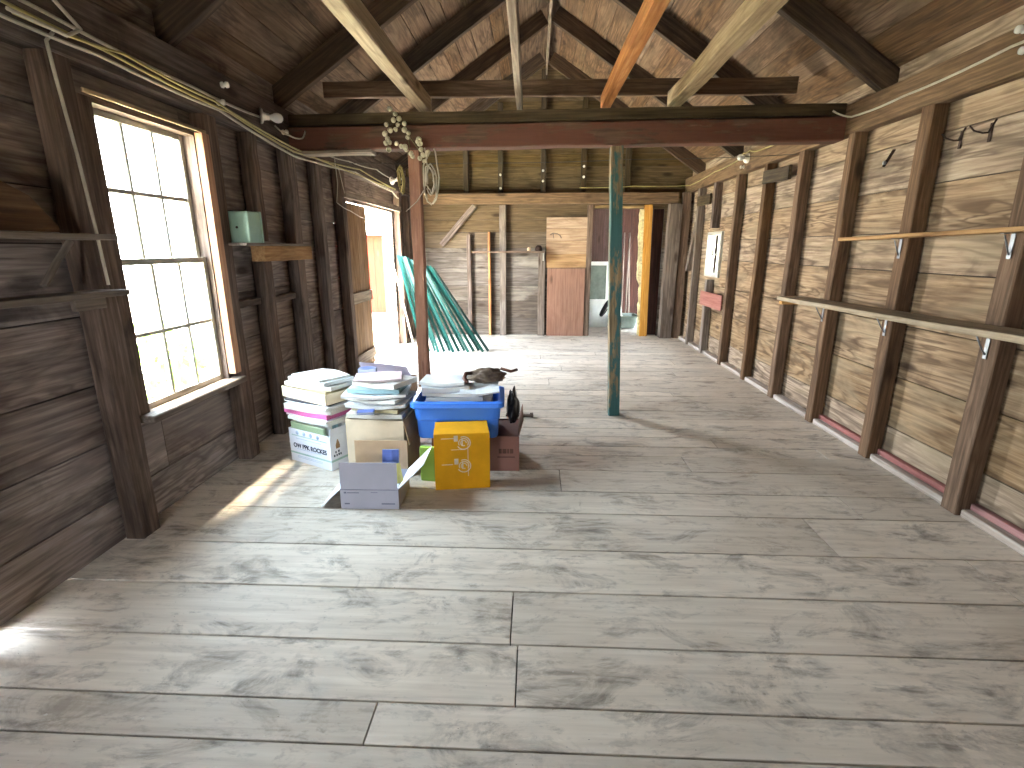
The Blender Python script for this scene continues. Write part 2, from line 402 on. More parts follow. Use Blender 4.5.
# ------------------------------------------------------------------ floor
mb = MB()
seams = [-1.62, -1.3, -.98, -.66, -.34, -.05, .25, .55, .82, 1.03, 1.24, 1.4, 1.68, 2.0, 2.34, 2.72, 3.0, 3.33, 3.6, 3.79, 4.0, 4.2]
y = 4.2
while y < 9.16: y += rnd.choice((.2, .24, .28, .3)); seams.append(min(y, 9.18))
butts = {1.24: [-.52], 1.4: [-.05], 1.68: [-.08, ], 1.03: [1.3], 2.34: [1.55], 2.72: [1.9], 2.0: [2.15]}
for a, b in zip(seams, seams[1:]):
    if b-a < .02: continue
    xs = [BL-.05] + butts.get(a, [rnd.uniform(-1.6, 2.2)] if rnd.random() < .55 else []) + [BR+.05]
    for x0, x1 in zip(xs, xs[1:]):
        dz = rnd.uniform(-.0025, 0)
        mb.box((x0+.0025, a+.0045, -.03), (x1-.0025, b-.0045, dz), 0, ch=.0012)
fl = mb.build('floor', 'floor'); struct(fl)
mb = MB(); mb.box((BL-.06, YN-.1, -.06), (BR+.06, YB+.2, -.031)); struct(mb.build('floor_underlay', 'tarp'))

# ------------------------------------------------------------------ walls (horizontal boards)
def board_wall(name, mat, axis, plane, thick, u0, u1, z0, ztop, holes=(), widths=(.24, .3, .34), joints=True, backing=True, extra=None):
    """axis 'x': wall in the y-z plane at x=plane (u = y); axis 'y': wall in the x-z plane (u = x). Boards run along u.
       ztop: function of u giving the top, or a number. holes: (u0,u1,z0,z1)."""
    mb = MB()
    def put(ua, ub, za, zb, t0, t1, brd, mi):
        if ub-ua < .004 or zb-za < .004: return
        if axis == 'x': mb.box((min(t0, t1), ua, za), (max(t0, t1), ub, zb), 1, brd, mi)
        else: mb.box((ua, min(t0, t1), za), (ub, max(t0, t1), zb), 0, brd, mi)
    def cut(ua, ub, za, zb, t0, t1, brd, mi):
        """the piece minus the holes"""
        for (h0, h1, k0, k1) in holes:
            if ua < h1 and ub > h0 and za < k1 and zb > k0:
                if ua < h0: cut(ua, h0, za, zb, t0, t1, brd, mi)
                if ub > h1: cut(h1, ub, za, zb, t0, t1, brd, mi)
                a, b = max(ua, h0), min(ub, h1)
                if za < k0: cut(a, b, za, k0, t0, t1, brd, mi)
                if zb > k1: cut(a, b, k1, zb, t0, t1, brd, mi)
                return
        put(ua, ub, za, zb, t0, t1, brd, mi)
    s = 1 if thick > 0 else -1
    z = z0
    while z < ztop:
        h = rnd.choice(widths); zb = min(z+h, ztop)
        us = [u0]
        if joints and rnd.random() < .5: us.append(rnd.uniform(u0+1, u1-1))
        us.append(u1)
        for a, b in zip(us, us[1:]):
            cut(a+.001, b-.001, z+(.0035 if z > z0 else .0005), zb-.0035, plane+s*rnd.uniform(0, .004), plane+thick, rnd.random(), 0)
        z = zb
    cut(u0, u1, z0, ztop, plane+thick+s*.001, plane+thick+s*.015, .5, 1)
    return mb.build(name, [mat, 'tarp'])

WIN = (2.55, 3.33, .64, 2.18)

HATCH = (1.38, 1.62, 0.012, .16)
wl = board_wall('wall_left', 'board_shade', 'x', BL, -.03, YN, YB+.16, 0, 2.86, [WIN, (5.78, 8.06, 0.0, 2.02), HATCH]); struct(wl)
RW = (7.36, 7.96, 1.1, 1.72)
wr = board_wall('wall_right', 'board_sun', 'x', BR, .03, YN, YB+.16, 0, 2.86, [RW], widths=(.26, .3, .36)); struct(wr)
# far end wall: full boards to the tie, gable above
OPEN = (.97, 2.15, 0.0, 2.13)
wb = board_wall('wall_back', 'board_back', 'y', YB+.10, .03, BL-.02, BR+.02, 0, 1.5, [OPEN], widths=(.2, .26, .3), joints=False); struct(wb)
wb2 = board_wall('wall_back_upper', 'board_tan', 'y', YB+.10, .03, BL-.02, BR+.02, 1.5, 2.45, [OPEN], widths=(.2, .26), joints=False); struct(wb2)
def gable(name, y0, y1, mat):
    mb = MB(); z = 2.45
    while z < 4.45:
        h = rnd.choice((.17, .2, .24)); zb = min(z+h, 4.45)
        hw = max(.05, (RZ+.255-z)/SL); hw2 = max(.02, (RZ+.255-zb)/SL)
        x0, x1, x2, x3 = max(RX-hw, BL-.02), min(RX+hw, BR+.02), min(RX+hw2, BR+.02), max(RX-hw2, BL-.02)
        z0, z1 = z+.002, zb-.002
        off = Vector((rnd.uniform(0, 50), rnd.uniform(0, 50), 0))
        P = [(x0, y0, z0), (x1, y0, z0), (x2, y0, z1), (x3, y0, z1), (x0, y1, z0), (x1, y1, z0), (x2, y1, z1), (x3, y1, z1)]
        mb.add(P, [(0, 1, 2, 3), (7, 6, 5, 4), (0, 4, 5, 1), (1, 5, 6, 2), (2, 6, 7, 3), (3, 7, 4, 0)], [Vector((p[0], p[2], p[1]))+off for p in P])
        z = zb
    mb.add([(BL-.02, y1+.01, 2.45), (BR+.02, y1+.01, 2.45), (RX, y1+.01, RZ+.3)], [(0, 1, 2)], None, .5)
    return mb.build(name, mat)
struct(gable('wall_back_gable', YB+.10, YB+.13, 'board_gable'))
wn = board_wall('wall_near', 'board_shade', 'y', YN, -.03, BL-.02, BR+.02, 0, 2.45, [(-1.5, -.9, 1.0, 1.6)], joints=False); struct(wn)  # unseen opening added behind the camera to brighten the box fronts
struct(gable('wall_near_gable', YN-.03, YN, 'board_shade'))

# roof boards (run along the building), two slopes, with an outer skin
mb = MB()
q = math.hypot(1, SL)
for sgn, xe in ((1, BR+.3), (-1, BL-.3)):
    L = abs(xe-RX)*q; s = 0.0
    while s < L:
        w = rnd.choice((.16, .2, .24)); s1 = min(s+w, L)
        ys = [YN-.2]+([rnd.uniform(0, 8)] if rnd.random() < .6 else [])+[YB+.3]
        for a, b in zip(ys, ys[1:]):
            brd = rnd.random(); off = Vector((rnd.uniform(0, 60), rnd.uniform(0, 60), 0)); V = []; G = []
            j = rnd.uniform(0, .006)
            for yy in (a+.001, b-.001):
                for (ss, t) in ((s+.004, 0), (s1-.004, 0), (s1-.004, .022), (s+.004, .022)):
                    x = RX+sgn*ss/q; z = RZ+.175*q-SL*ss/q+t*q+j
                    V.append((x, yy, z)); G.append(Vector((yy, ss, t))+off)
            mb.add(V, [(0, 1, 2, 3), (7, 6, 5, 4), (0, 4, 5, 1), (1, 5, 6, 2), (2, 6, 7, 3), (3, 7, 4, 0)], G, brd)
        s = s1
    V = [(RX, YN-.2, RZ+.24*q), (xe, YN-.2, RZ+.24*q-SL*abs(xe-RX)), (xe, YB+.3, RZ+.24*q-SL*abs(xe-RX)), (RX, YB+.3, RZ+.24*q)]
    mb.add(V, [(0, 1, 2, 3)], None, .5, 1)
struct(mb.build('ceiling', ['roof', 'tarp']))

# ------------------------------------------------------------------ frame: plates, studs, rafters, beams
def timber(name, p0, p1, w, h, mat, label, cat, group=None, up=(0, 0, 1), **kw):
    mb = MB(); mb.timber(p0, p1, w, h, up, **kw)
    o = mb.build(name, mat)
    return tag(o, label, cat, group)

PZR0, PZR1 = 2.365, 2.59
timber('top_plate', (2.497, YN+.02, (PZR0+PZR1)/2), (2.497, YB+.08, (PZR0+PZR1)/2), .1, PZR1-PZR0, 'plate', 'long brown timber along the top of the shelf wall, carrying a pale cable', 'beam', seg=14)
timber('top_plate', (-2.105, YN+.02, 2.455), (-2.105, YB+.08, 2.455), .12, .29, 'plate_dark', 'long dark timber above the big window, hung with many loose cables', 'beam', seg=14)

# studs on the shelf wall
RS = [(1.9, .11, 'plain stud of the shelf wall outside the near end of both shelves'),
      (2.79, .115, 'thick brown stud with a red-stained foot, closest standing stud of the shelf wall'),
      (3.62, .105, 'brown stud under both shelf brackets, second along the shelf wall'),
      (4.42, .095, 'brown stud behind the far end of the thin upper shelf'),
      (5.2, .09, 'stud just past the far end of the thick grey shelf'),
      (5.95, .085, 'slender stud carrying a short dark block near its top'),
      (6.75, .085, 'stud standing just before the little pale window')]
for y, w, lab in RS:
    timber('stud', (XR+.05, y+w/2, .002), (XR+.05, y+w/2-.01, PZR0-.003), .1, w, 'stud', lab, 'stud', 'studs along the shelf wall', up=(0, 1, 0), jit=.005)
timber('stud', (XR+.05, 7.6, .002), (XR+.05, 7.6, 1.06), .1, .09, 'stud_grey', 'short stud under the little pale window', 'stud', 'studs along the shelf wall', up=(0, 1, 0))
timber('stud', (XR+.05, 7.6, 1.77), (XR+.05, 7.6, PZR0-.003), .1, .08, 'stud_dark', 'short dark stud above the little pale window', 'stud', 'studs along the shelf wall', up=(0, 1, 0))
timber('stud', (XR+.05, 8.3, .002), (XR+.05, 8.3, PZR0-.003), .1, .08, 'stud_grey', 'stud between the little pale window and the corner post', 'stud', 'studs along the shelf wall', up=(0, 1, 0))
timber('corner_post', (2.25, 8.9, .002), (2.27, 8.9, 2.19), .2, .16, 'stud_grey', 'broad grey post in the far corner, beside the dark gap', 'post', up=(0, 1, 0))
timber('stud', (2.44, 8.9, .002), (2.44, 8.9, PZR0-.003), .13, .11, 'stud', 'shaded stud squeezed between the far corner post and the shelf wall', 'stud', up=(0, 1, 0))
timber('brace', (XR+.055, 8.70, 1.16), (XR+.055, 8.38, 1.86), .08, .09, 'stud_grey', 'slanting grey brace off the far corner post by the little window', 'brace', up=(1, 0, 0))
timber('wood_block', (XR-.03, 5.35, 2.2), (XR-.03, 5.93, 2.22), .03, .13, 'cap_dark', 'dark wooden block nailed across a stud top above the thick shelf end', 'block')
timber('wood_block', (XR-.03, 7.62, 2.16), (XR-.03, 8.2, 2.17), .03, .14, 'cap_dark', 'dark wooden block nailed high above the little pale window', 'block')
mb = MB(); mb.box((XR-.016, 6.86, .7), (XR-.002, 7.74, .9), 1, ch=.003)
tag(mb.build('red_board', 'pink_board'), 'faded red board nailed below the little pale window', 'board')
# sill strip at the foot of the wall, between studs
ys = [YN]+[y for r in RS for y in (r[0]-.002, r[0]+r[1]+.006)]+[7.55, 7.65, 8.25, 8.35, 8.82]
mb = MB(); mb2 = MB()
for a, b in zip(ys[::2], ys[1::2]):
    mb.box((XR+.02, a+.004, 0), (BR-.006, b-.004, .045), 1, ch=.006)
    (mb2.box((XR+.065, a+.006, .046), (BR-.006, b-.006, .085), 1, ch=.004) if b < 4.6 else None)
bs = struct(mb.build('baseboard_right', 'sill_white')); mb2.build('upper_strip', 'sill_red', bs)

# studs on the window wall
LS = [(1.45, .1, 'dark stud behind the two short wall shelves'),
      (2.34, .13, 'broad post on the near side of the big window, at the shelf ends'),
      (3.41, .13, 'broad post on the far side of the big window'),
      (3.93, .12, 'stud below the ledge with the mint green tin'),
      (4.52, .13, 'stud at the far end of the green tin ledge'),
      (5.11, .1, 'stud midway between the green tin ledge and the boarded door'),
      (5.71, .12, 'stud right beside the boarded half of the door'),
      (8.12, .13, 'post on the far side of the bright doorway'),
      (8.66, .1, 'stud behind the leaning green posts')]
for y, w, lab in LS:
    top = 1.40 if y == 3.93 else 2.307
    timber('stud', (XL-.05, y+w/2, .002), (XL-.05, y+w/2, top), .1, w, 'stud_dark', lab, 'stud', 'studs along the window wall', up=(0, 1, 0), jit=.005)
timber('stud', (XL-.05, 3.99, 1.55), (XL-.05, 3.99, 2.307), .1, .1, 'stud_dark', 'short stud above the ledge with the mint green tin', 'stud', 'studs along the window wall', up=(0, 1, 0))
timber('girt', (XL-.055, 3.48, 1.11), (XL-.055, 3.865, 1.11), .06, .05, 'stud_dark', 'thin crosspiece between studs below the green tin, on the window side', 'girt')
timber('girt', (XL-.055, 3.995, 1.1), (XL-.055, 4.45, 1.1), .06, .05, 'stud_dark', 'thin crosspiece between studs below the green tin, on the door side', 'girt')
timber('corner_post', (-2.08, 8.96, .002), (-2.08, 8.96, 2.307), .14, .14, 'stud_dark', 'dark post in the far corner behind the leaning green posts', 'post', up=(0, 1, 0))

# tie beams, posts and loose joists
TY = 4.62
mb = MB(); mb.timber((XL+.012, TY, 2.375), (XR-.012, TY, 2.415), .16, .175, (0, 0, 1), seg=12, jit=.004, ch=.01)
tie = tag(mb.build('tie_beam', 'red_beam'), 'heavy worn red beam crossing the room on two posts', 'beam')
mb = MB(); mb.timber((XL+.02, TY+.01, 2.517), (XR-.02, TY+.01, 2.555), .15, .085, (0, 0, 1), seg=12, jit=.003, ch=.006)
tag(mb.build('cap_plank', 'cap_dark'), 'dark plank lying along the top of the red beam', 'plank')
mb = MB(); mb.timber((-1.93, TY-.05, 2.262), (-1.35, TY-.05, 2.268), .14, .024, (0, 0, 1), seg=4, ch=.003)
tag(mb.build('plank_scrap', 'joist_grey'), 'short pale plank tacked under the shaded end of the red beam', 'plank')
timber('post', (-1.02, TY, .002), (-1.02, TY, 2.285), .095, .095, 'red_post', 'reddish brown post standing behind the cardboard boxes', 'post', up=(0, 1, 0), seg=10)
timber('post', (.745, TY-.03, .002), (.66, TY-.01, 2.303), .10, .10, 'green_post', 'green painted post with bare wood at its edges, standing alone', 'post', up=(0, 1, 0), seg=10)
for x0, x1, w, h, m, lab in ((-.93, -.97, .10, .12, 'joist_pale', 'yellowish loose joist over the boxes, overhead above the reddish post'),
                             (-.14, -.085, .05, .1, 'joist_grey', 'thinnest loose joist overhead, pale and straight, near the roof ridge'),
                             (.57, .60, .085, .1, 'joist_orange', 'orange-toned loose joist overhead above the green post'),
                             (1.13, 1.13, .12, .11, 'joist_pale', 'saw-marked pale joist overhead on the shelf wall side')):
    z = 2.608+h/2+.015*(x0-0)
    timber('joist', (x0, TY+.1, z), (x1, YN+.1, z+.0), w, h, m, lab, 'joist', 'loose joists lying on the red beam', seg=10, jit=.006)
timber('tie_beam', (XL+.012, -.9, 2.5), (XR-.012, -.9, 2.5), .15, .16, 'plate_dark', 'dark cross beam under the near ends of the loose joists', 'beam')
# upper collar above the red beam
timber('collar_beam', (-1.87, 4.95, 2.84), (2.2, 4.95, 2.83), .05, .13, 'stud', 'upper cross board from rafter to rafter above the red beam', 'beam', seg=10, jit=.006)
# back tie
timber('tie_beam', (XL+.05, 8.93, 2.285), (2.3, 8.93, 2.285), .13, .17, 'plate', 'brown cross beam along the far end wall above its shelf', 'beam', seg=10)
# rafters
def rafter(side, y, lab, mat='rafter'):
    xe = XR+.16 if side > 0 else XL-.16
    h = .17
    nrm = Vector((SL*side, 0, 1)).normalized()
    x0 = RX+side*.018
    a = Vector((x0, y, roofz(x0)))+nrm*(h/2)
    b = Vector((xe, y, roofz(xe)))+nrm*(h/2)
    timber('rafter', a, b, .062, h, mat, lab, 'rafter', 'rafters on the shelf wall side' if side > 0 else 'rafters on the window wall side', up=nrm, seg=8, jit=.004, ch=.004)
for y, lab in ((1.9, 'rafter over the near end of the upper wall shelf'), (2.95, 'rafter over the middle of the upper wall shelf'),
               (4.22, 'rafter meeting the shelf wall timber just before the red beam'), (5.6, 'rafter on the shelf side, first one past the red beam'),
               (7.02, 'rafter on the shelf side, second one past the red beam'), (8.48, 'rafter on the shelf side close to the far gable')):
    rafter(1, y, lab)
for y, lab in ((1.9, 'rafter above the two short shelves on the window side'), (3.27, 'rafter whose pale foot meets the timber over the big window'),
               (4.64, 'rafter on the window side rising from the end of the red beam'), (5.76, 'rafter on the window side, first one past the red beam'),
               (7.1, 'rafter on the window side above the bright doorway'), (8.48, 'rafter on the window side close to the far gable')):
    rafter(-1, y, lab)
timber('ridge_board', (RX, YN, RZ+.09), (RX, YB+.06, RZ+.09), .028, .19, 'joist_grey', 'thin board along the very peak of the roof', 'board', seg=8)
# studs on the far end wall (lower), then gable studs
for x, w, zt, m, lab in ((-1.13, .07, 1.72, 'stud_dark', 'round-topped short dark stud nearest the leaning green posts'),
                         (-.78, .04, 1.76, 'joist_orange', 'thin pale batten crossing the far wall shelf'),
                         (-.55, .11, 2.19, 'stud_grey', 'tall stud behind the middle of the far wall shelf'),
                         (.12, .12, 1.42, 'stud_grey', 'broad stud under the end of the far wall shelf beside the brown panel'),
                         (.91, .085, 2.19, 'stud', 'olive brown jamb stud between the brown panel and the storeroom opening')):
    timber('stud', (x, 9.05, .002), (x, 9.05, zt), w, .085, m, lab, 'stud', 'studs on the far end wall', up=(0, 1, 0))
for x, lab in ((-1.15, 'gable stud over the leaning green posts'), (-.58, 'gable stud left of the ridge, above the far shelf middle'), (.12, 'gable stud right under the roof peak'), (.78, 'gable stud above the brown panel'), (1.5, 'gable stud above the storeroom opening')):
    lab = lab.replace('left of the ridge, ', 'beside the peak, ')
    timber('stud', (x, 9.05, 2.375), (x, 9.05, roofz(x)+.1), .085, .08, 'cap_dark', lab, 'stud', 'studs of the far gable', up=(0, 1, 0))
timber('brace', (-1.6, 9.03, 1.55), (-1.02, 9.03, 2.18), .09, .05, 'stud_dark', 'slanting dark brace high on the far wall above the green posts', 'brace', up=(0, 1, 0))

# ------------------------------------------------------------------ window 1 (six over six)
w1 = bpy.data.objects.new('window_1', None); COL.objects.link(w1); w1.location = (BL, (WIN[0]+WIN[1])/2, WIN[2]); struct(w1)
def P1(mb): return mb.xform(Matrix.Translation(-Vector(w1.location)))
y0, y1, z0, z1 = WIN
mb = MB()                                                          # jamb lining
mb.box((BL-.05, y0-.13, z0), (XL-.02, y0+.02, z1), 2); mb.box((BL-.05, y1-.02, z0), (XL-.02, y1, z1), 2)
mb.box((BL-.05, y0+.02, z1-.02), (XL-.02, y1-.02, z1), 1)
P1(mb).build('jamb', 'stud_dark', w1)
mb = MB()
mb.box((XL+.003, y0-.06, z1+.002), (XL+.016, y1+.06, z1+.022), 1, ch=.003)
P1(mb).build('head_casing', 'joist_pale', w1)
mb = MB(); mb.box((XL-.02, y1-.012, z0+.03), (XL+.03, y1+.06, z1), 2, ch=.003)
P1(mb).build('side_casing', 'casing', w1)
mb = MB(); mb.box((BL-.08, y0-.06, z0-.04), (XL+.06, y1+.07, z0), 1, ch=.006)
P1(mb).build('sill', 'stud_grey', w1)
def sash(xc, za, zb, name):
    mb = MB(); t = .032; fr = .034
    ya, yb = y0+.022, y1-.022
    mb.box((xc-t/2, ya, za), (xc+t/2, ya+fr, zb), 2, ch=.003); mb.box((xc-t/2, yb-fr, za), (xc+t/2, yb, zb), 2, ch=.003)
    mb.box((xc-t/2, ya+fr, za), (xc+t/2, yb-fr, za+fr), 1, ch=.003); mb.box((xc-t/2, ya+fr, zb-fr), (xc+t/2, yb-fr, zb), 1, ch=.003)
    s = P1(mb).build(name, 'sash', w1)
    mm = MB(); zc = (za+zb)/2
    for k in (1, 2):
        yy = ya+fr+(yb-ya-2*fr)*k/3
        mm.box((xc-.012, yy-.012, za+fr), (xc+.012, yy+.012, zb-fr), 2, ch=.004)
    mm.box((xc-.0115, ya+fr, zc-.012), (xc+.0115, yb-fr, zc+.012), 1, ch=.004)
    P1(mm).build('muntin_bars', 'sash', s)
    g = MB(); g.box((xc-.0015, ya+fr, za+fr), (xc+.0015, yb-fr, zb-fr))
    P1(g).build('pane', 'glass', s)
sash(-2.165, 1.41, z1-.02, 'upper_sash'); sash(-2.128, z0+.002, 1.445, 'lower_sash')

# window 2 on the shelf wall
w2 = bpy.data.objects.new('window_2', None); COL.objects.link(w2); w2.location = (BR, (RW[0]+RW[1])/2, RW[2]); struct(w2)
def P2(mb): return mb.xform(Matrix.Translation(-Vector(w2.location)))
a0, a1, c0, c1 = RW
mb = MB(); f = .045
mb.box((BR-.03, a0, c0), (BR+.04, a0+f, c1), 2); mb.box((BR-.03, a1-f, c0), (BR+.04, a1, c1), 2)
mb.box((BR-.03, a0+f, c0), (BR+.04, a1-f, c0+f), 1); mb.box((BR-.03, a0+f, c1-f), (BR+.04, a1-f, c1), 1)
fr2 = P2(mb).build('window_frame', 'sash', w2)
mb = MB()
for k in (1, 2):
    yy = a0+f+(a1-a0-2*f)*k/3; mb.box((BR+.0, yy-.01, c0+f), (BR+.02, yy+.01, c1-f), 2)
mb.box((BR+.001, a0+f, (c0+c1)/2-.01), (BR+.019, a1-f, (c0+c1)/2+.01), 1)
P2(mb).build('muntin_bars', 'sash', fr2)
mb = MB(); mb.box((BR+.009, a0+f, c0+f), (BR+.012, a1-f, c1-f)); P2(mb).build('pane', 'glass', fr2)

# ------------------------------------------------------------------ door: boarded half closed, other half swung out
d1 = bpy.data.objects.new('door_1', None); COL.objects.link(d1); d1.location = (BL, 5.78, 0); struct(d1)
mb = MB(); n = 5
for i in range(n):
    ya = 5.785+(6.73-5.785)*i/n; yb = 5.785+(6.73-5.785)*(i+1)/n
    mb.box((BL-.005, ya+.001, .012), (BL+.025, yb-.001, 2.0), 2, ch=.003)
mb.xform(Matrix.Translation(-Vector(d1.location))).build('leaf', 'leaf', d1)
mb = MB()
for z in (.85, .1):
    mb.box((BL+.0295, 5.80, z), (BL+.05, 6.72, z+.13), 1, ch=.004)
mb.xform(Matrix.Translation(-Vector(d1.location))).build('batten', 'joist_grey', d1)
mb = MB(); mb.box((BL-.03, 5.785, .012), (BL-.006, 6.731, 2.0), 2)
mb.xform(Matrix.Translation(-Vector(d1.location))).build('outer_face', 'barn_red', d1)
d2 = bpy.data.objects.new('door_2', None); COL.objects.link(d2); d2.location = (BL-.05, 8.06, 0); d2.rotation_euler = (0, 0, math.radians(-74)); struct(d2)
mb = MB(); mb2 = MB()
for i in range(5):
    mb.box((-.7*(i+1)/5+.001, -.03, .012), (-.7*i/5-.001, 0, 2.0), 2, ch=.003)
for z in (.25, 1.0, 1.75): mb2.box((-.68, -.052, z), (-.02, -.031, z+.13), 0, ch=.004)
mb.build('leaf', 'sill_white', d2); mb2.build('batten', 'sill_white', d2)
mb = MB(); mb.box((XL+.002, 5.75, 2.025), (XL+.03, 8.1, 2.1), 1, ch=.004); struct(mb.build('trim_1', 'joist_grey'))
mb = MB(); mb.box((BL-.05, 5.785, -.03), (XL-.101, 8.05, .006), 1, ch=.004); struct(mb.build('trim_2', 'floor'))

# ------------------------------------------------------------------ shelves
def bracket(parent, y, z, reach, drop, mat='steel'):
    mb = MB()
    x = XR-.003
    mb.box((x-.003, y-.012, z-drop), (x, y+.012, z-.001)); mb.box((x-reach, y-.012, z-.004), (x-.003, y+.012, z-.001))
    pts = [(x-.003, y, z-drop*.85), (x-reach*.35, y, z-drop*.55), (x-reach*.75, y, z-.012)]
    mb.tube(pts, .004, 6)
    mb.xform(Matrix.Translation(-Vector(parent.location))); mb.build('bracket', mat, parent)
sh = empty('wall_shelf', (XR, 3.0, 1.06), 0, 'thick grey shelf board running along the shelf wall at waist height', 'shelf')
mb = MB(); mb.timber((2.325, 4.82, 1.06), (2.325, .9, 1.115), .235, .036, seg=10, jit=.003, ch=.004)
mb.xform(Matrix.Translation(-Vector(sh.location))).build('board', 'shelf_grey', sh)
for y in (4.47, 3.67, 2.84): bracket(sh, y, 1.04+(4.82-y)*.014, .1, .15)
mb = MB(); mb.box((2.2, 4.70, 1.014), (XR-.004, 4.75, 1.04), 0)
mb.xform(Matrix.Translation(-Vector(sh.location))).build('end_cleat', 'lumber', sh)
sh = empty('wall_shelf', (XR, 3.0, 1.58), 0, 'thin tan shelf board high on the shelf wall', 'shelf')
mb = MB(); mb.timber((2.385, 4.2, 1.565), (2.385, .9, 1.62), .12, .024, seg=10, jit=.003, ch=.003)
mb.xform(Matrix.Translation(-Vector(sh.location))).build('board', 'shelf_tan', sh)
for y in (3.67, 2.84): bracket(sh, y, 1.553+(4.2-y)*.0165, .06, .13)
# short shelves on the window wall
for z, w, lab in ((1.548, .14, 'upper one of two short dusty shelves before the big window'), (1.30, .15, 'lower one of two short dusty shelves before the big window')):
    s = empty('wall_shelf', (XL, 1.6, z), 0, lab, 'shelf', 'short shelves beside the big window')
    mb = MB(); mb.timber((XL+w/2+.004, 2.37, z), (XL+w/2+.004, .7, z+.005), w, .026, seg=6, jit=.003, ch=.003)
    mb.xform(Matrix.Translation(-Vector(s.location))).build('board', 'stud_grey', s)
    mb = MB()
    if z > 1.4: mb.timber((XL+.02, 2.25, z-.02), (XL+.02, 2.08, z-.2), .02, .03, (1, 0, 0), seg=2)
    else: mb.box((XL+.004, 2.2, z-.075), (XL+.03, 2.37, z-.0145), 1, ch=.003)
    mb.xform(Matrix.Translation(-Vector(s.location))).build('brace', 'stud_grey', s)
# leftover board leaning above upper shelf (rounded dusty board)
mb = MB(); n = 14; V = []; F = []
for i in range(n+1):
    t = i/n; yy = .75+1.45*t; hh = .02+.30*math.sqrt(max(0, 1-t**2.2))
    for (dx, zz) in ((0.0, 0), (.02, 0), (.02, hh), (0, hh)):
        V.append((XL+.012+dx, yy, 1.566+zz))
for i in range(n):
    for j in range(4): F.append((i*4+j, i*4+(j+1) % 4, i*4+4+(j+1) % 4, i*4+4+j))
F += [(3, 2, 1, 0), (n*4, n*4+1, n*4+2, n*4+3)]
mb.add(V, F, [Vector((v[1], v[2], v[0])) for v in V])
tag(mb.build('curved_board', 'stud'), 'curved dusty board standing on the upper short shelf', 'board')
# ledge and tin
s = empty('ledge', (XL, 4.0, 1.52), 0, 'ledge of pale wood with a block front, holding the mint green tin', 'shelf')
mb = MB(); mb.box((XL+.004, 3.48, 1.515), (XL+.13, 4.57, 1.535), 1, ch=.003); mb.xform(Matrix.Translation(-Vector(s.location))).build('board', 'stud_grey', s)
mb = MB(); mb.box((XL+.004, 3.75, 1.405), (XL+.11, 4.56, 1.5145), 1, ch=.004); mb.xform(Matrix.Translation(-Vector(s.location))).build('block', 'shelf_tan', s)
t = empty('metal_tin', (-2.015, 3.63, 1.5355), math.radians(0), 'mint green metal tin standing on the wall ledge', 'tin')
mb = MB(); mb.box((-.083, -.09, 0), (.083, .065, .205), 2, ch=.006); mb.build('body', 'green_tin', t)
mb = MB(); mb.box((-.087, .068, -.0), (.087, .09, .21), 2, ch=.004); mb.build('lid', 'green_tin', t)
mb = MB(); mb.lathe([(.008, 0), (.008, .004), (.004, .007)], (.0, -.0905, .1), (0, -1, 0), 10); mb.build('rivet', 'iron', t)
# far wall shelf with odds
s = empty('wall_shelf', (-.4, 9.0, 1.44), 0, 'narrow dusty shelf on the far end wall', 'shelf')
mb = MB(); mb.box((-.66, -.17, -.02), (.57, .002, .012), 0, ch=.003); mb.build('board', 'stud', s)
mb = MB(); mb.box((.53, -.12, -.15), (.555, -.0, -.0125), 2); mb.build('bracket', 'sash', s)
mb = MB(); mb.lathe([(.055, 0), (.06, .03), (.05, .07), (.03, .09)], (0, 0, 0)); o = mb.build('pot', 'iron'); o.location = (.06, 8.93, 1.4525)
tag(o, 'small dark pot on the end of the far wall shelf', 'pot')
mb = MB(); mb.lathe([(.035, 0), (.04, .02), (.04, .06), (.025, .075), (.025, .09)], (0, 0, 0)); o = mb.build('jar', 'kraft'); o.location = (-.1, 8.93, 1.4525)
o.scale = (.8, .8, .7); tag(o, 'small pale jar on the far wall shelf beside the dark pot', 'jar')
# brown hardboard panel and boards above it
mb = MB(); mb.box((.215, 8.985, .004), (.86, 9.0, 1.165), 2, ch=.002)
tag(mb.build('panel', 'ply'), 'brown hardboard panel leaning flat on the far end wall', 'panel')
mb = MB()
for z0, z1, m in ((1.17, 1.4, 0), (1.402, 1.62, 0), (1.622, 1.82, 0), (1.822, 2.0, 0)):
    mb.box((.19, 9.03, z0), (.875, 9.048, z1), 0)
tag(mb.build('board_patch', 'shelf_tan'), 'patch of tan boards above the brown panel on the far wall', 'boards')
mb = MB(); mb.tube([(.26, 9.02, 1.72), (.3, 8.98, 1.74), (.37, 8.97, 1.73), (.42, 8.98, 1.70), (.44, 8.99, 1.66)], .008, 6); mb.tube([(.3, 8.99, 1.74), (.31, 8.975, 1.66)], .007, 6)
tag(mb.build('hook', 'stud_grey'), 'bent peg hook on the tan boards of the far wall', 'hook')

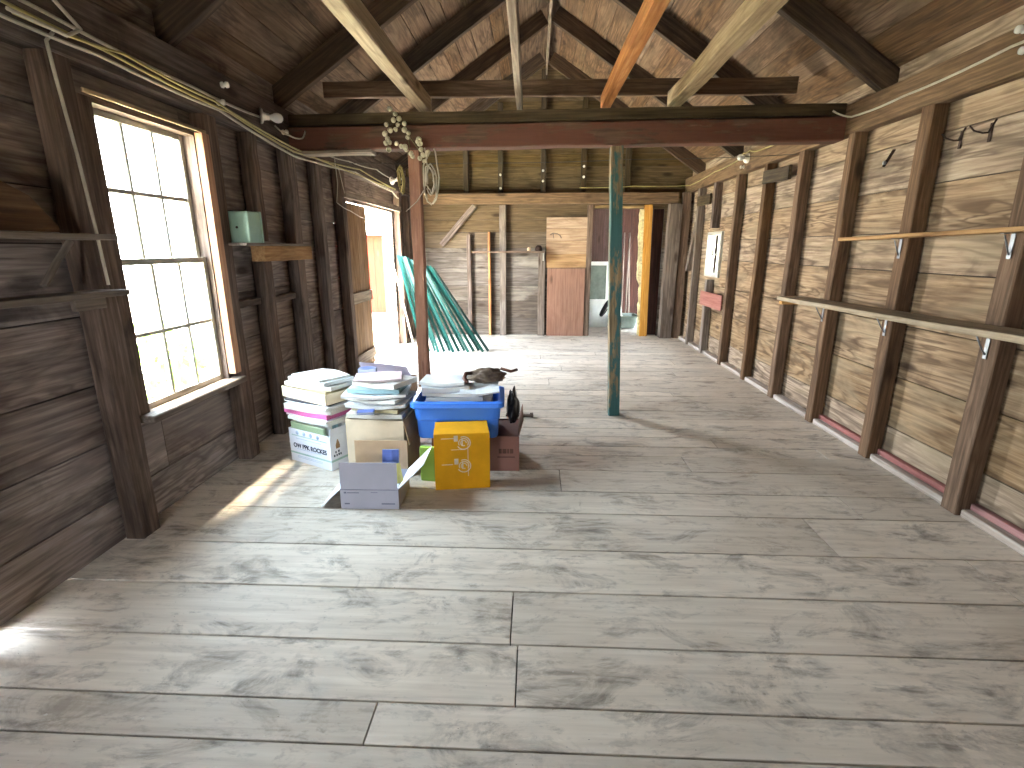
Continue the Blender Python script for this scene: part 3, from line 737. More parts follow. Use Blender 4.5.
# coat hooks on the shelf wall
for y, z in ((3.48, 2.13), (3.27, 2.13)):
    t = empty('coat_hook', (BR, y, z), 0, 'dark iron double coat hook high on the shelf wall, %s' % ('beside the second stud' if y > 3.4 else 'towards the nearest stud'), 'hook')
    mb = MB(); mb.box((-.006, -.012, -.05), (-.001, .012, .05), 2, ch=.002); mb.build('back_plate', 'iron', t)
    for k in (-1, 1):
        mb = MB(); mb.tube([(-.006, 0, .0), (-.03, k*.02, .0), (-.05, k*.06, .02), (-.055, k*.09, .05)], .005, 6); mb.build('prong', 'iron', t)
t = empty('latch', (BR, 4.12, 2.13), 0, 'slanted iron latch on the shelf wall above the thin shelf end', 'latch')
mb = MB(); mb.timber((-.006, -.04, .05), (-.006, .05, -.05), .01, .025, (1, 0, 0), seg=1); mb.build('bar', 'iron', t)
mb = MB(); mb.lathe([(.014, 0), (.014, .012), (.008, .016)], (-.012, .03, -.03), (-1, 0, 0), 10); mb.build('knob', 'steel', t)

# ------------------------------------------------------------------ cables
def cable(pts, r, mat, label, group=None, sub=5, sag=.01, name='cable'):
    out = []
    for i in range(len(pts)-1):
        a, b = Vector(pts[i]), Vector(pts[i+1])
        for k in range(sub):
            t = k/sub; p = a.lerp(b, t); p.z -= sag*4*t*(1-t); out.append(p)
    out.append(Vector(pts[-1]))
    mb = MB(); mb.tube(out, r, 6)
    return tag(mb.build(name, mat), label, 'cable', group)
G = 'cables along the window wall timber'
X = -2.03
cable([(X, -1.4, 2.52), (X, 1.2, 2.50), (X, 2.35, 2.44), (X, 3.3, 2.42), (X, 4.05, 2.43)], .008, 'cable', 'upper pale cable ending at the bulb by the red beam', G)
cable([(X, -1.4, 2.36), (X, 1.9, 2.36), (X+.008, 2.6, 2.36), (X+.02, 3.5, 2.345), (X+.03, 4.5, 2.235), (X+.04, 6.0, 2.31), (X+.04, 7.5, 2.26), (X+.03, 7.85, 2.2)], .008, 'cable', 'thick pale cable lowest along the window wall timber', G)
cable([(X+.03, -1.4, 2.44), (X+.03, 1.9, 2.41), (X+.03, 2.6, 2.385), (X+.04, 3.6, 2.35), (X+.055, 4.45, 2.26), (X+.06, 6.1, 2.35), (X+.06, 7.6, 2.3)], .007, 'cable_yel', 'yellowed cable sagging across the window head', G)
cable([(X+.048, 2.15, 2.36), (X+.05, 2.7, 2.40), (X+.06, 3.4, 2.37), (X+.075, 4.4, 2.28), (X+.08, 6.1, 2.28), (X+.08, 7.4, 2.29)], .006, 'cable_yel', 'thin yellowed cable between the two thick cables', G)
cable([(X, 1.2, 2.58), (X+.04, 1.9, 2.56), (X+.07, 2.28, 2.50), (X+.085, 2.42, 2.40), (X+.085, 2.34, 2.35), (X+.075, 2.1, 2.355)], .008, 'cable', 'cable loop turning back on itself before the big window', G, 6, .0)
cable([(X+.01, 2.36, 2.37), (X, 2.33, 2.33), (X+.0, 2.34, 2.2), (X+.0, 2.37, 1.9), (X, 2.39, 1.6), (X, 2.4, 1.33)], .007, 'cable', 'cable dropping down the post beside the big window', G, 4, 0)
cable([(-1.93, 4.9, 2.33), (-1.92, 5.6, 2.36), (-1.93, 6.6, 2.42), (-1.975, 7.44, 2.42)], .006, 'cable', 'loose cable running to the bulb over the doorway', G)
cable([(-1.90, 5.15, 2.33), (-1.89, 5.15, 2.1), (-1.94, 5.22, 1.93), (-1.97, 5.7, 1.88), (-2.0, 6.3, 1.83)], .0035, 'cable', 'thin string hanging before the boarded door', None, 4, .01, 'string')
cable([(X+.03, 5.5, 2.3), (X+.04, 5.6, 2.05)], .004, 'cable', 'short pull cord hanging from the cable bundle', None, 4, 0, 'pull_cord')
# shelf wall cable
cable([(2.434, -.7, 2.52), (2.434, 2.2, 2.515), (2.434, 3.1, 2.50), (2.434, 3.9, 2.475), (2.42, 4.45, 2.475), (2.30, 4.50, 2.53)], .007, 'cable', 'pale cable along the shelf wall timber up to the red beam', 'cables along the shelf wall timber')
cable([(2.42, 4.95, 2.52), (2.43, 6.2, 2.53), (2.425, 6.42, 2.57), (2.425, 6.6, 2.57), (2.433, 6.8, 2.52), (2.43, 7.6, 2.5), (2.42, 8.7, 2.45), (1.6, 8.85, 2.46), (.7, 8.85, 2.44)], .007, 'cable_yel', 'yellowed cable along the shelf wall timber past the red beam', 'cables along the shelf wall timber')
cable([(-1.9, 5.0, 2.26), (-.6, 5.02, 2.25), (.8, 5.02, 2.27), (2.3, 5.0, 2.3)], .003, 'cable_dark', 'thin dark wire stretched across the room behind the red beam', None, 6, .01, 'wire')
# bulbs and insulators
def socket(loc, d, label, big=True):
    d = Vector(d).normalized()
    t = empty('lamp_socket', loc, 0, label, 'lamp')
    mb = MB(); mb.lathe([(.055, 0), (.052, .012), (.03, .02), (.024, .045), (.024, .06)], (0, 0, 0), d, 18); mb.build('base', 'porcelain', t)
    mb = MB(); mb.lathe([(.014, .061), (.02, .075), (.033, .10), (.036, .12), (.03, .142), (.014, .156), (.004, .159)], (0, 0, 0), d, 18); mb.build('bulb', 'bulb', t)
socket((-2.03, 4.07, 2.44), (.75, .6, .0), 'white porcelain lamp holder with bulb by the end of the red beam')
socket((-1.99, 7.5, 2.40), (.8, -.3, .1), 'small lamp holder with bulb above the bright doorway')
socket((2.436, 6.5, 2.50), (-.8, -.5, 0), 'white lamp holder on the shelf wall timber behind the red beam')
cable([(-1.99, 4.2, 2.40), (-1.95, 4.34, 2.36), (-1.9, 4.46, 2.36), (-1.88, 4.49, 2.42)], .006, 'cable', 'short curled cable beyond the bulb at the beam end', None, 4, .01)
for (x, y, z, lab) in ((-2.04, 3.62, 2.52, 'porcelain knob on the window wall timber, upper of the pair before the bulb'), (-2.04, 3.55, 2.40, 'porcelain knob on the window wall timber, lower of the pair before the bulb'),
                       (-2.04, 4.42, 2.4, 'porcelain knob tucked beside the shaded end of the red beam'),
                       (2.448, 3.05, 2.56, 'porcelain knob above the cable on the shelf wall timber'), (2.448, 3.0, 2.45, 'porcelain knob below the cable on the shelf wall timber'),
                       (2.448, 6.6, 2.42, 'porcelain knob under the lamp holder on the shelf wall timber')):
    mb = MB(); sx = 1 if x < 0 else -1
    mb.lathe([(.018, 0), (.02, .012), (.013, .018), (.013, .026), (.02, .032), (.017, .046), (.006, .05)], (x, y, z), (sx, 0, 0), 12)
    tag(mb.build('insulator', 'porcelain'), lab, 'insulator', 'porcelain knobs along the wall timbers')

for (x, z, lab) in ((-.58, 2.66, 'upper porcelain knob on the gable stud above the far shelf'), (-.58, 2.45, 'lower porcelain knob on the gable stud above the far shelf'), (.12, 2.72, 'upper porcelain knob on the gable stud under the roof peak'),
                    (.12, 2.56, 'lower porcelain knob on the gable stud under the roof peak'), (.78, 2.78, 'upper porcelain knob on the gable stud above the brown panel'), (.78, 2.62, 'lower porcelain knob on the gable stud above the brown panel')):
    mb = MB(); mb.lathe([(.018, 0), (.02, .012), (.013, .018), (.013, .026), (.02, .032), (.017, .046), (.006, .05)], (x, 9.008, z), (0, -1, 0), 12)
    tag(mb.build('insulator', 'porcelain'), lab, 'insulator', 'porcelain knobs on the far gable')

# hanging cluster of pale pods on the red beam
t = empty('pod_cluster', (-1.05, TY-.085, 2.36), 0, 'hanging string of small pale round pods on the red beam', 'hanging decoration')
mb = MB()
path = [(-.13, 0, .2), (-.1, -.02, .12), (-.13, -.02, .05), (-.15, -.02, -.05), (-.12, -.02, -.08)]
mb.tube([(-.12, -.01, .22), (-.09, -.03, .12), (-.02, -.035, .06), (.04, -.03, -.01), (.09, -.03, -.08), (.13, -.03, -.14)], .006, 6)
mb.tube([(-.09, -.03, .12), (-.15, -.03, .05), (-.16, -.03, -.06)], .005, 6)
mb.tube([(.0, -.03, .05), (.02, -.03, -.06), (.0, -.03, -.12)], .005, 6)
mb.build('stalk', 'shell_dark', t)
r2 = random.Random(3)
pods = [(-.12, .22), (-.09, .17), (-.1, .13), (-.06, .15), (-.15, .09), (-.12, .07), (-.07, .07), (-.07, .1), (-.02, .1), (-.17, .03), (-.14, .0), (-.16, -.03), (-.13, -.04), (-.15, -.08), (.0, .05), (.03, .04), (.02, .01), (-.06, -.06), (-.07, -.05),
        (.09, -.02), (.11, -.01), (.09, -.05), (.12, -.05), (.0, -.1), (.02, -.12), (-.01, -.08), (.03, -.14), (.1, -.09), (.13, -.1), (.15, -.12), (.12, -.14), (.16, -.1), (.1, -.16), (.13, -.17)]
proto = None
for (x, z) in pods:
    if proto is None:
        mb = MB(); mb.lathe([(.006, -.004), (.016, .004), (.02, .014), (.018, .024), (.012, .029), (.011, .022), (.004, .016)], (0, 0, 0), (0, 0, 1), 12)
        proto = o = mb.build('pod', 'shell', t)
    else:
        o = proto.copy(); COL.objects.link(o)
    o.location = (x, -.045-r2.uniform(0, .03), z); o.rotation_euler = (r2.uniform(.6, 2.4), r2.uniform(-.6, .6), r2.uniform(0, 6)); s_ = r2.uniform(.8, 1.2); o.scale = (s_, s_, s_)
# wire tangles by the reddish post
r3 = random.Random(5)
def tangle(name, c, rad, n, r, mat, label):
    mb = MB()
    for k in range(n):
        ph = r3.uniform(0, 6.28); a = r3.uniform(.6, 1.1); pts = []
        for i in range(15):
            u = ph+i*.42; a *= r3.uniform(.86, 1.12)
            pts.append((c[0]+rad[0]*a*math.cos(u)+r3.uniform(-.005, .005), c[1]+rad[1]*math.sin(u*1.3+k), c[2]+rad[2]*a*math.sin(u)+r3.uniform(-.01, .01)))
        mb.tube(pts, r, 6)
    return tag(mb.build(name, mat), label, 'wire')
tangle('wire_coil', (-.89, TY-.04, 2.05), (.05, .03, .16), 4, .006, 'cable', 'coil of grey wire hanging beside the reddish post')
tangle('wire_bunch', (-1.14, TY-.02, 2.06), (.03, .03, .13), 5, .006, 'cable_yel', 'dusty bunch of wire hanging on the doorway side of the reddish post')
cable([(-.92, TY-.07, 2.32), (-.9, TY-.075, 2.15), (-.93, TY-.075, 1.98), (-1.0, TY-.075, 1.88), (-1.1, TY-.07, 1.80)], .004, 'cable', 'loose wire looping across the front of the reddish post', None, 5, 0, 'wire')

# ------------------------------------------------------------------ green steel fence posts
def make_fence_post(mat='green_steel'):
    L = 1.47
    t = empty('fence_post', (0, 0, 0))
    mb = MB(); mb.box((-.020, -.003, 0), (.020, .003, L), 2); mb.box((-.003, -.028, 0), (.003, -.0032, L), 2); mb.build('rail', mat, t)
    mb = MB()
    zs = []
    for i in range(22): zs += [(.1+i*.06, .0045), (.1005+i*.06, .011), (.125+i*.06, .011), (.1255+i*.06, .0045)]
    V = [(x, yy, z) for z, top in zs for (x, yy) in ((-.006, .0031), (.006, .0031), (.006, top), (-.006, top))]; n = len(zs)
    F = [(i*4+j, i*4+(j+1) % 4, i*4+4+(j+1) % 4, i*4+4+j) for i in range(n-1) for j in range(4)]+[(3, 2, 1, 0), tuple((n-1)*4+j for j in range(4))]
    mb.add(V, F, None, .5); mb.build('lug_strip', mat, t)
    mb = MB(); mb.box((-.0205, -.0035, L-.10), (.0205, .0035, L+.003), 2); mb.build('tip', 'green_steel', t)
    return t
fp = make_fence_post(); fd = make_fence_post('green_dk')
used = {0: False, 1: False}
nposts = 14
for i in range(nposts):
    u = i/(nposts-1)
    b = Vector((-1.62+.94*u, 7.36+.10*u+.055*(i % 3), .012)); tp = Vector((-1.995+.40*u, 7.66+.055*(i % 3), 1.38-.03*(i % 3)))
    dk = 1 if i == nposts-1 else 0
    src = fd if dk else fp
    o = src if not used[dk] else copy_tree(src); used[dk] = True
    d = (tp-b).normalized()
    o.rotation_mode = 'QUATERNION'
    qq = Vector((0, 0, 1)).rotation_difference(d)
    o.rotation_quaternion = qq @ Quaternion((0, 0, 1), PI+rnd.uniform(-.25, .25))
    o.location = b
    tag(o, 'dark fence post on the outer side of the leaning green bundle' if dk else 'green steel fence post leaning in the corner past the bright doorway', 'fence post', 'green fence posts leaning in the corner')
mb = MB(); mb.timber((-1.72, 7.3, .01), (-2.02, 7.5, 1.2), .022, .022, (0, 1, 0), seg=3)
tag(mb.build('stake', 'stake_pale'), 'pale wooden stake at the doorway side of the green fence posts', 'stake')

# ------------------------------------------------------------------ cartons and papers
def panel(mb, lo, hi, axis=0): mb.box(lo, hi, axis, .5, 0, .0012)
def carton_body(w, d, h, t=.005, taper=0.0):
    mb = MB()
    mb.box((-w/2, -d/2, 0), (w/2, d/2, t)); mb.box((-w/2, -d/2, t), (w/2, -d/2+t, h)); mb.box((-w/2, d/2-t, t), (w/2, d/2, h))
    mb.box((-w/2, -d/2+t, t), (-w/2+t, d/2-t, h)); mb.box((w/2-t, -d/2+t, t), (w/2, d/2-t, h))
    return mb
def flap(parent, side, w, d, h, ln, ang, mat, t=.004, sub=None):
    """side f/b/l/r; ang 0 = standing straight up, + leans outwards"""
    W = w if side in 'fb' else d
    mb = MB(); mb.box((-W/2+.004, -t/2, .001), (W/2-.004, t/2, ln), 0, .5)
    rz = {'f': 0, 'r': PI/2, 'b': PI, 'l': -PI/2}[side]
    pos = {'f': (0, -d/2+t/2, h), 'b': (0, d/2-t/2, h), 'l': (-w/2+t/2, 0, h), 'r': (w/2-t/2, 0, h)}[side]
    mb.xform(Matrix.Translation(pos) @ Matrix.Rotation(rz, 4, 'Z') @ Matrix.Rotation(ang, 4, 'X'))
    return mb.build('flap', mat, parent)
def sheet_stack(name, c, w, d, t, rz, mat, label, cat, group=None, bend=0.0, tilt=(0, 0), n=10, fan=.0):
    """a magazine, newspaper or stack of sheets: a slab, bent, with soft corners"""
    mb = MB(); V = []; F = []; Gc = []
    for i in range(n+1):
        u = i/n-.5
        for j in range(5):
            v = j/4-.5
            x = u*w; y = v*d; z = bend*(4*u*u)+.003*math.sin(7*u+3*v)
            for k in (0, 1):
                e = fan*k*t
                V.append((x*(1-e)+e*.1*w, y, z+k*t)); Gc.append((x, y, k*t))
    def idx(i, j, k): return (i*5+j)*2+k
    for i in range(n):
        for j in range(4):
            F.append((idx(i, j, 1), idx(i+1, j, 1), idx(i+1, j+1, 1), idx(i, j+1, 1)))
            F.append((idx(i, j+1, 0), idx(i+1, j+1, 0), idx(i+1, j, 0), idx(i, j, 0)))
        F.append((idx(i, 0, 0), idx(i+1, 0, 0), idx(i+1, 0, 1), idx(i, 0, 1)))
        F.append((idx(i, 4, 1), idx(i+1, 4, 1), idx(i+1, 4, 0), idx(i, 4, 0)))
    for j in range(4):
        F.append((idx(0, j, 1), idx(0, j+1, 1), idx(0, j+1, 0), idx(0, j, 0)))
        F.append((idx(n, j, 0), idx(n, j+1, 0), idx(n, j+1, 1), idx(n, j, 1)))
    mb.add(V, F, Gc, .5)
    o = mb.build(name, mat); o.location = c; o.rotation_euler = (tilt[0], tilt[1], rz)
    return tag(o, label, cat, group)

# --- printed white box and its stack
A = math.radians(-27)
PB = Vector((-1.515, 3.45, 0))
w, d, h = .42, .27, .25
t = empty('printed_box', PB, A, 'white printed box with dark lettering under the pink book stack', 'box')
carton_body(w, d, h).build('body', 'white_card', t)
mb = MB(); yf = -d/2-.0012
mb.box((-w/2+.001, yf, .062), (w/2-.001, yf+.001, .074)); mb.box((-w/2+.03, yf, .20), (w/2-.03, yf+.001, .206)); mb.box((w/2+.0002, -d/2+.002, .06), (w/2+.0012, d/2-.002, .075))
mb.build('printed_band', 'ink_green', t)
mb = MB()
for x in (-.12, -.05, .02, .09):                                   # small round emblems along the top
    mb.lathe([(.016, 0), (.016, .001)], (x, yf+.001, .225), (0, -1, 0), 12)
for z in (.035, .045, .1, .18): mb.box((-.14, yf, z), (.12, yf+.001, z+.003))
mb.build('small_print', 'ink_pale', t)
text('lettering', 'OW PPK ROCKES', .046, 'ink', t, (.0, yf, .125), (PI/2, 0, 0), sx=.95, bold=.0016)
mb = MB(); mb.add([(w/2+.001, yy-.07, zz) for yy, zz in ((-.016, .15), (.018, .15), (.02, .17), (.006, .215), (-.002, .215), (-.018, .175))], [(0, 1, 2, 3, 4, 5)])
mb.build('emblem', 'ink_brown', t)
mb = MB()
for yy, zz, ww in ((-.095, .118, .01), (-.07, .12, .012), (-.11, .095, .012), (-.088, .094, .01), (-.07, .096, .012), (-.052, .095, .01)): mb.box((w/2+.0003, yy, zz), (w/2+.0014, yy+ww, zz+.016))
mb.build('print_marks', 'ink', t)
flap(t, 'r', w, d, h, .05, math.radians(4), 'white_card')
def onbox(x, y, z): return PB+Matrix.Rotation(A, 3, 'Z') @ Vector((x, y, z))
gA = 'books and papers stacked in the printed white box'
z = .0
# folders standing in box
for k, (m, hh, lab) in enumerate((('p_green', .285, 'sage green folder standing at the front of the printed white box'), ('p_white', .295, 'white folder standing behind the sage green one in the printed box'), ('p_teal', .30, 'pale teal folder standing third in the printed white box'), ('p_white', .30, 'white folder standing at the back of the printed white box'))):
    mb = MB(); mb.box((-.18, -.012, 0), (.16, .012, hh), 0, .5, 0, .003)
    o = mb.build('folder', m); o.location = onbox(-.02, -.108+k*.055, .006); o.rotation_euler = (0, 0, A)
    tag(o, lab, 'folder', gA)
zz = .318
for (m, ww, dd, tt, dr, dx, lab, nm) in (('p_white', .40, .27, .022, .02, 0, 'white booklet lying right on the upright folders of the printed box', 'booklet'),
                                ('p_blank', .43, .28, .016, -.05, .0, 'plain white sheets below the pink binder', 'paper_stack'),
                                ('p_pink', .42, .27, .032, .03, -.02, 'bright pink binder in the stack on the printed box', 'binder'),
                                ('p_news', .42, .28, .04, .12, .0, 'thick grey catalogue lying on the pink binder', 'catalogue'),
                                ('p_white', .45, .29, .014, -.06, .01, 'thin white catalogue beneath the shallow tray', 'catalogue'),
                                ('p_dark', .40, .27, .012, .1, .0, 'dark thin magazine beneath the shallow tray', 'magazine')):
    sheet_stack(nm, onbox(dx, .0, zz), ww, dd, tt, A+dr, m, lab, nm.replace('_', ' '), gA); zz += tt+.004
TZ = zz+.002
tr = empty('shallow_tray', onbox(0, .02, TZ), A-.05, 'shallow cardboard tray on top of the stack by the window', 'tray')
carton_body(.47, .32, .075).build('body', 'kraft_pale', tr)
q0 = onbox(0, .02, TZ+.006)
z2 = q0.z
for (m, ww, dd, tt, dr, bend, lab, nm) in (('p_news', .40, .26, .03, -.05, 0, 'newspaper at the bottom of the shallow tray', 'newspaper'), ('p_tan', .39, .25, .03, -.05, 0, 'tan magazine second from the bottom in the shallow tray', 'magazine'),
                                   ('p_news', .42, .27, .028, .1, .0, 'folded newspaper standing proud of the shallow tray', 'newspaper'), ('p_white', .38, .26, .022, -.04, .0, 'white magazine under the top sheets of the shallow tray', 'magazine'),
                                   ('p_blank', .33, .25, .016, -.12, -.006, 'blank white sheets topping the pile in the shallow tray', 'paper_stack')):
    sheet_stack(nm, (q0.x, q0.y, z2+.006), ww, dd, tt, A+dr, m, lab, nm.replace('_', ' '), 'papers in the shallow tray', bend); z2 += tt+.006

# --- tan carton with heaped papers
B2 = math.radians(-4)
CB = Vector((-1.045, 3.37, 0)); w, d, h = .40, .36, .395
t = empty('carton', CB, B2, 'plain tan carton heaped with newspapers and magazines', 'box')
carton_body(w, d, h).build('body', 'kraft_pale', t)
flap(t, 'r', w, d, h, .17, math.radians(168), 'kraft')
gB = 'papers heaped on the tan carton'
heap = [('p_news', .38, .33, .03, .03, 0, .0, 'folded newspaper lying lowest in the tan carton mouth', 'newspaper'),
        ('p_tan', .34, .30, .022, -.15, .02, .0, 'tan magazine jutting over the front of the tan carton', 'magazine'),
        ('p_white', .40, .32, .02, .08, .0, .01, 'white printed paper with a dark heading at the carton front', 'newspaper'),
        ('p_news', .38, .29, .022, -.2, .0, .008, 'rumpled newspaper sticking out beside the blue tub', 'newspaper'),
        ('p_white', .42, .31, .018, .18, -.02, .008, 'white advertising paper midway up the carton heap', 'newspaper'),
        ('p_teal', .35, .26, .026, .05, -.01, .0, 'pale teal magazine near the top of the carton heap', 'magazine'),
        ('p_news', .34, .27, .034, -.3, .03, .004, 'thick folded newspaper high on the carton heap', 'newspaper'),
        ('p_rose', .31, .24, .014, .3, -.01, .0, 'rose tinted magazine on top of the carton heap', 'magazine')]
z = .40
for (m, ww, dd, tt, dr, dx, bend, lab, nm) in heap:
    sheet_stack(nm, (CB.x+dx, CB.y-.02+dx*.4, z+.004), ww, dd, tt, B2+dr, m, lab, nm, gB, bend); z += tt+.0065+bend*.8
mb = MB(); mb.box((-.055, -.03, 0), (.055, .03, .02), 0, .5, 0, .004); o = mb.build('small_packet', 'p_blue'); o.location = (CB.x-.05, CB.y-.215, .452); o.rotation_euler = (.0, 0, .2)
tag(o, 'small blue packet lying at the front edge of the carton heap', 'packet')
sheet_stack('folder', (CB.x-.05, CB.y+.30, .60), .36, .26, .012, .5, 'p_lilac', 'lilac grey folder tilted at the back of the carton heap', 'folder', None, 0, (.25, .2))
sheet_stack('blue_bag', (CB.x-.13, CB.y+.12, .645), .12, .09, .035, .2, 'p_blue', 'dark blue packet at the back of the carton heap', 'packet', None, 0, (.0, .0))
bx = empty('support_carton', (CB.x-.05, CB.y+.36, 0), .0, 'brown carton hidden behind the newspaper heap', 'box')
carton_body(.36, .28, .54).build('body', 'kraft', bx)

# --- low grey-white file carton, flaps open
FC = Vector((-.965, 2.87, 0)); w, d, h = .345, .30, .125
t = empty('low_carton', FC, math.radians(1.5), 'low grey-white carton with its flaps standing open', 'box')
carton_body(w, d, h).build('body', 'grey_card', t)
flap(t, 'f', w, d, h, .165, math.radians(-4), 'grey_card')
flap(t, 'b', w, d, h, .19, math.radians(3), 'kraft')
flap(t, 'r', w, d, h, .225, math.radians(45), 'white_card')
flap(t, 'l', w, d, h, .17, math.radians(133), 'white_card')
yf = -d/2-.0012
mb = MB(); mb.box((-w/2+.002, yf, h-.003), (w/2-.002, yf+.001, h+.0005)); mb.box((-.15, yf, .10), (-.135, yf+.001, .11)); mb.box((-.13, yf, .102), (-.06, yf+.001, .107)); mb.box((-.15, yf, .03), (-.12, yf+.001, .038)); mb.box((.07, yf, .03), (.15, yf+.001, .038)); mb.box((.01, yf, .105), (.05, yf+.001, .108))  # first strip paints the dark shade of the flap crease, the rest is print
mb.build('print_marks', 'ink_crease_grey', t)
sheet_stack('booklet', (FC.x+.1, FC.y-.0, .22), .1, .19, .012, .05, 'p_blue', 'blue and white booklet standing in the low carton', 'booklet', None, 0, (1.35, 0))
sheet_stack('yellow_card', (FC.x+.145, FC.y-.04, .18), .06, .12, .006, .6, 'p_yel', 'yellow card sticking up in the low carton corner', 'card', None, 0, (1.2, 0))
sheet_stack('letter', (FC.x-.02, FC.y+.02, .012), .28, .22, .03, .1, 'p_white', 'white papers lying inside the low carton', 'papers')

# --- yellow carton
YC = Vector((-.455, 3.065, 0)); w, d, h = .35, .12, .375
t = empty('yellow_carton', YC, math.radians(9), 'bright yellow carton with two pale ring emblems', 'box')
carton_body(w, d, h).build('body', 'yellow', t)
yf = -d/2
def ring_mark(cx, cz, R):
    mb = MB()
    for (r, a0, a1) in ((R, -2.6, 2.0), (R*.72, -.6, 3.6), (R*.42, 0, 5.2)):
        n = 22; V = []; F = []
        for i in range(n+1):
            a = a0+(a1-a0)*i/n
            for rr in (r-.003, r+.003): V.append((cx+rr*math.cos(a), yf-.0012, cz+rr*math.sin(a)))
        for i in range(n): F.append((2*i, 2*i+2, 2*i+3, 2*i+1))
        mb.add(V, F)
    mb.box((cx-.012, yf-.0014, cz-.02), (cx-.004, yf-.0006, cz+.03)); mb.box((cx-.06, yf-.0014, cz+.012), (cx-.035, yf-.0006, cz+.05))
    return mb
m1 = ring_mark(.01, .315, .042); m1.build('ring_emblem', 'ink_cream', t)
m2 = ring_mark(.01, .16, .042); m2.build('ring_emblem', 'ink_cream', t)
mb = MB(); mb.box((.035, yf-.0014, .09), (.038, yf-.0006, .29)); mb.box((-.13, yf-.0014, .17), (-.06, yf-.0006, .174)); mb.box((-.13, yf-.0014, .345), (-.05, yf-.0006, .349)); mb.box((-.07, yf-.0014, .27), (.02, yf-.0006, .273)); mb.build('print_lines', 'ink_cream', t)
mb = MB(); mb.box((-w/2+.002, yf-.0012, .0), (-w/2+.03, yf-.0004, h-.002)); mb.build('worn_edge', 'yellow', t)
flap(t, 'f', w, d, h, .2, math.radians(-86), 'yellow'); flap(t, 'b', w, d, h, .03, math.radians(-86), 'yellow')

# --- brown support box with the blue tub on it
SB = Vector((-.4, 3.475, 0)); w, d, h = .6, .38, .255
t = empty('brown_carton', SB, math.radians(2), 'pinkish brown printed carton under the blue tub', 'box')
carton_body(w, d, h).build('body', 'pinkish', t)
mb = MB()
for k, (x0_, w_) in enumerate(((.16, .02), (.185, .028), (.218, .012), (.235, .025))): mb.box((x0_, -d/2-.0012, .13), (x0_+w_, -d/2-.0002, .165))
mb.box((.15, -d/2-.0012, .10), (.27, -d/2-.0002, .108)); mb.build('print_marks', 'leather', t)
flap(t, 'r', w, d, h, .12, math.radians(14), 'kraft_dark')
mb = MB(); mb.box((-w/2+.006, -d/2+.006, h-.012), (w/2-.006, d/2-.006, h-.006)); mb.build('lid', 'pinkish', t)
TB = Vector((-.515, 3.42, .258))
t = empty('plastic_tub', TB, math.radians(3), 'blue plastic tub overflowing with papers', 'tub')
def rrect(w, d, r, z, n=5):
    P = []
    for (cx, cy, a0) in ((w/2-r, d/2-r, 0), (-w/2+r, d/2-r, PI/2), (-w/2+r, -d/2+r, PI), (w/2-r, -d/2+r, 1.5*PI)):
        for i in range(n+1):
            a = a0+PI/2*i/n; P.append(Vector((cx+r*math.cos(a), cy+r*math.sin(a), z)))
    return P
def loft(rings, cap0=True, cap1=False):
    V = [p for r in rings for p in r]; n = len(rings[0]); F = []
    for i in range(len(rings)-1):
        for j in range(n): F.append((i*n+j, i*n+(j+1) % n, (i+1)*n+(j+1) % n, (i+1)*n+j))
    if cap0: F.append(tuple(reversed(range(n))))
    if cap1: F.append(tuple((len(rings)-1)*n+j for j in range(n)))
    return V, F
mb = MB()
rings = [rrect(.53, .36, .04, 0), rrect(.54, .37, .045, .01), rrect(.553, .383, .045, .13), rrect(.565, .395, .045, .135), rrect(.585, .415, .045, .245), rrect(.545, .375, .04, .245), rrect(.52, .35, .04, .02)]
V, F = loft(rings, True, True); mb.add(V, F, None, .5)
mb.build('body', 'blue', t)
mb = MB(); V, F = loft([rrect(.586, .416, .045, .246), rrect(.625, .455, .05, .246), rrect(.628, .458, .05, .225), rrect(.62, .45, .05, .222), rrect(.622, .452, .05, .255), rrect(.56, .39, .04, .262), rrect(.55, .38, .04, .247)], False, False); mb.add(V, F, None, .5)
mb.build('rim', 'blue', t)
gT = 'papers heaped in the blue tub'
z = .258+.022
for (m, ww, dd, tt, dr, dx, bend, lab, nm) in (('p_news', .44, .29, .10, .02, 0, 0, 'thick newspaper pile deep in the blue tub', 'newspaper'), ('p_news', .45, .29, .1, -.03, 0, 0, 'newspaper pile just below the rim of the blue tub', 'newspaper'),
                                 ('p_white', .38, .26, .03, .06, -.03, 0, 'white paper rising over the rim of the blue tub', 'newspaper'), ('p_blank', .38, .26, .025, -.08, -.04, 0, 'plain white paper in the blue tub heap', 'paper'),
                                 ('p_white', .32, .26, .03, .15, -.10, .005, 'white newspaper second from the top of the tub heap', 'newspaper'), ('p_white', .30, .24, .02, -.05, -.10, .006, 'white newspaper on top of the tub heap by the reddish post', 'newspaper'),):
    sheet_stack(nm, (TB.x+dx, TB.y+.0, z+.004), ww, dd, tt, .05+dr, m, lab, nm, gT, bend); z += tt+.006+bend*.8
sheet_stack('newspaper', (TB.x+.15, TB.y-.07, .572), .26, .22, .012, .1, 'p_white', 'white newspaper sheet slanting at the tub corner by the yellow carton', 'newspaper', gT, .004, (.1, -.05))
def crumple(rx, ry, rz, amp, fq, seed, base=0.0):
    bm = bmesh.new(); bmesh.ops.create_icosphere(bm, subdivisions=4, radius=1.0)
    V = []
    for v in bm.verts:
        p = v.co.copy(); k = 1+amp*noise.noise(p*fq+Vector((seed, 0, 0)))+amp*.5*abs(noise.noise(p*fq*2.3+Vector((0, seed, 0))))
        p = Vector((p.x*rx*k, p.y*ry*k, p.z*rz*k)); p.z = max(p.z, -rz*.8); V.append(p)
    bm.verts.index_update(); F = [[v.index for v in f.verts] for f in bm.faces]; bm.free()
    mb = MB(); mb.add(V, F, None, .5, 0, True); return mb
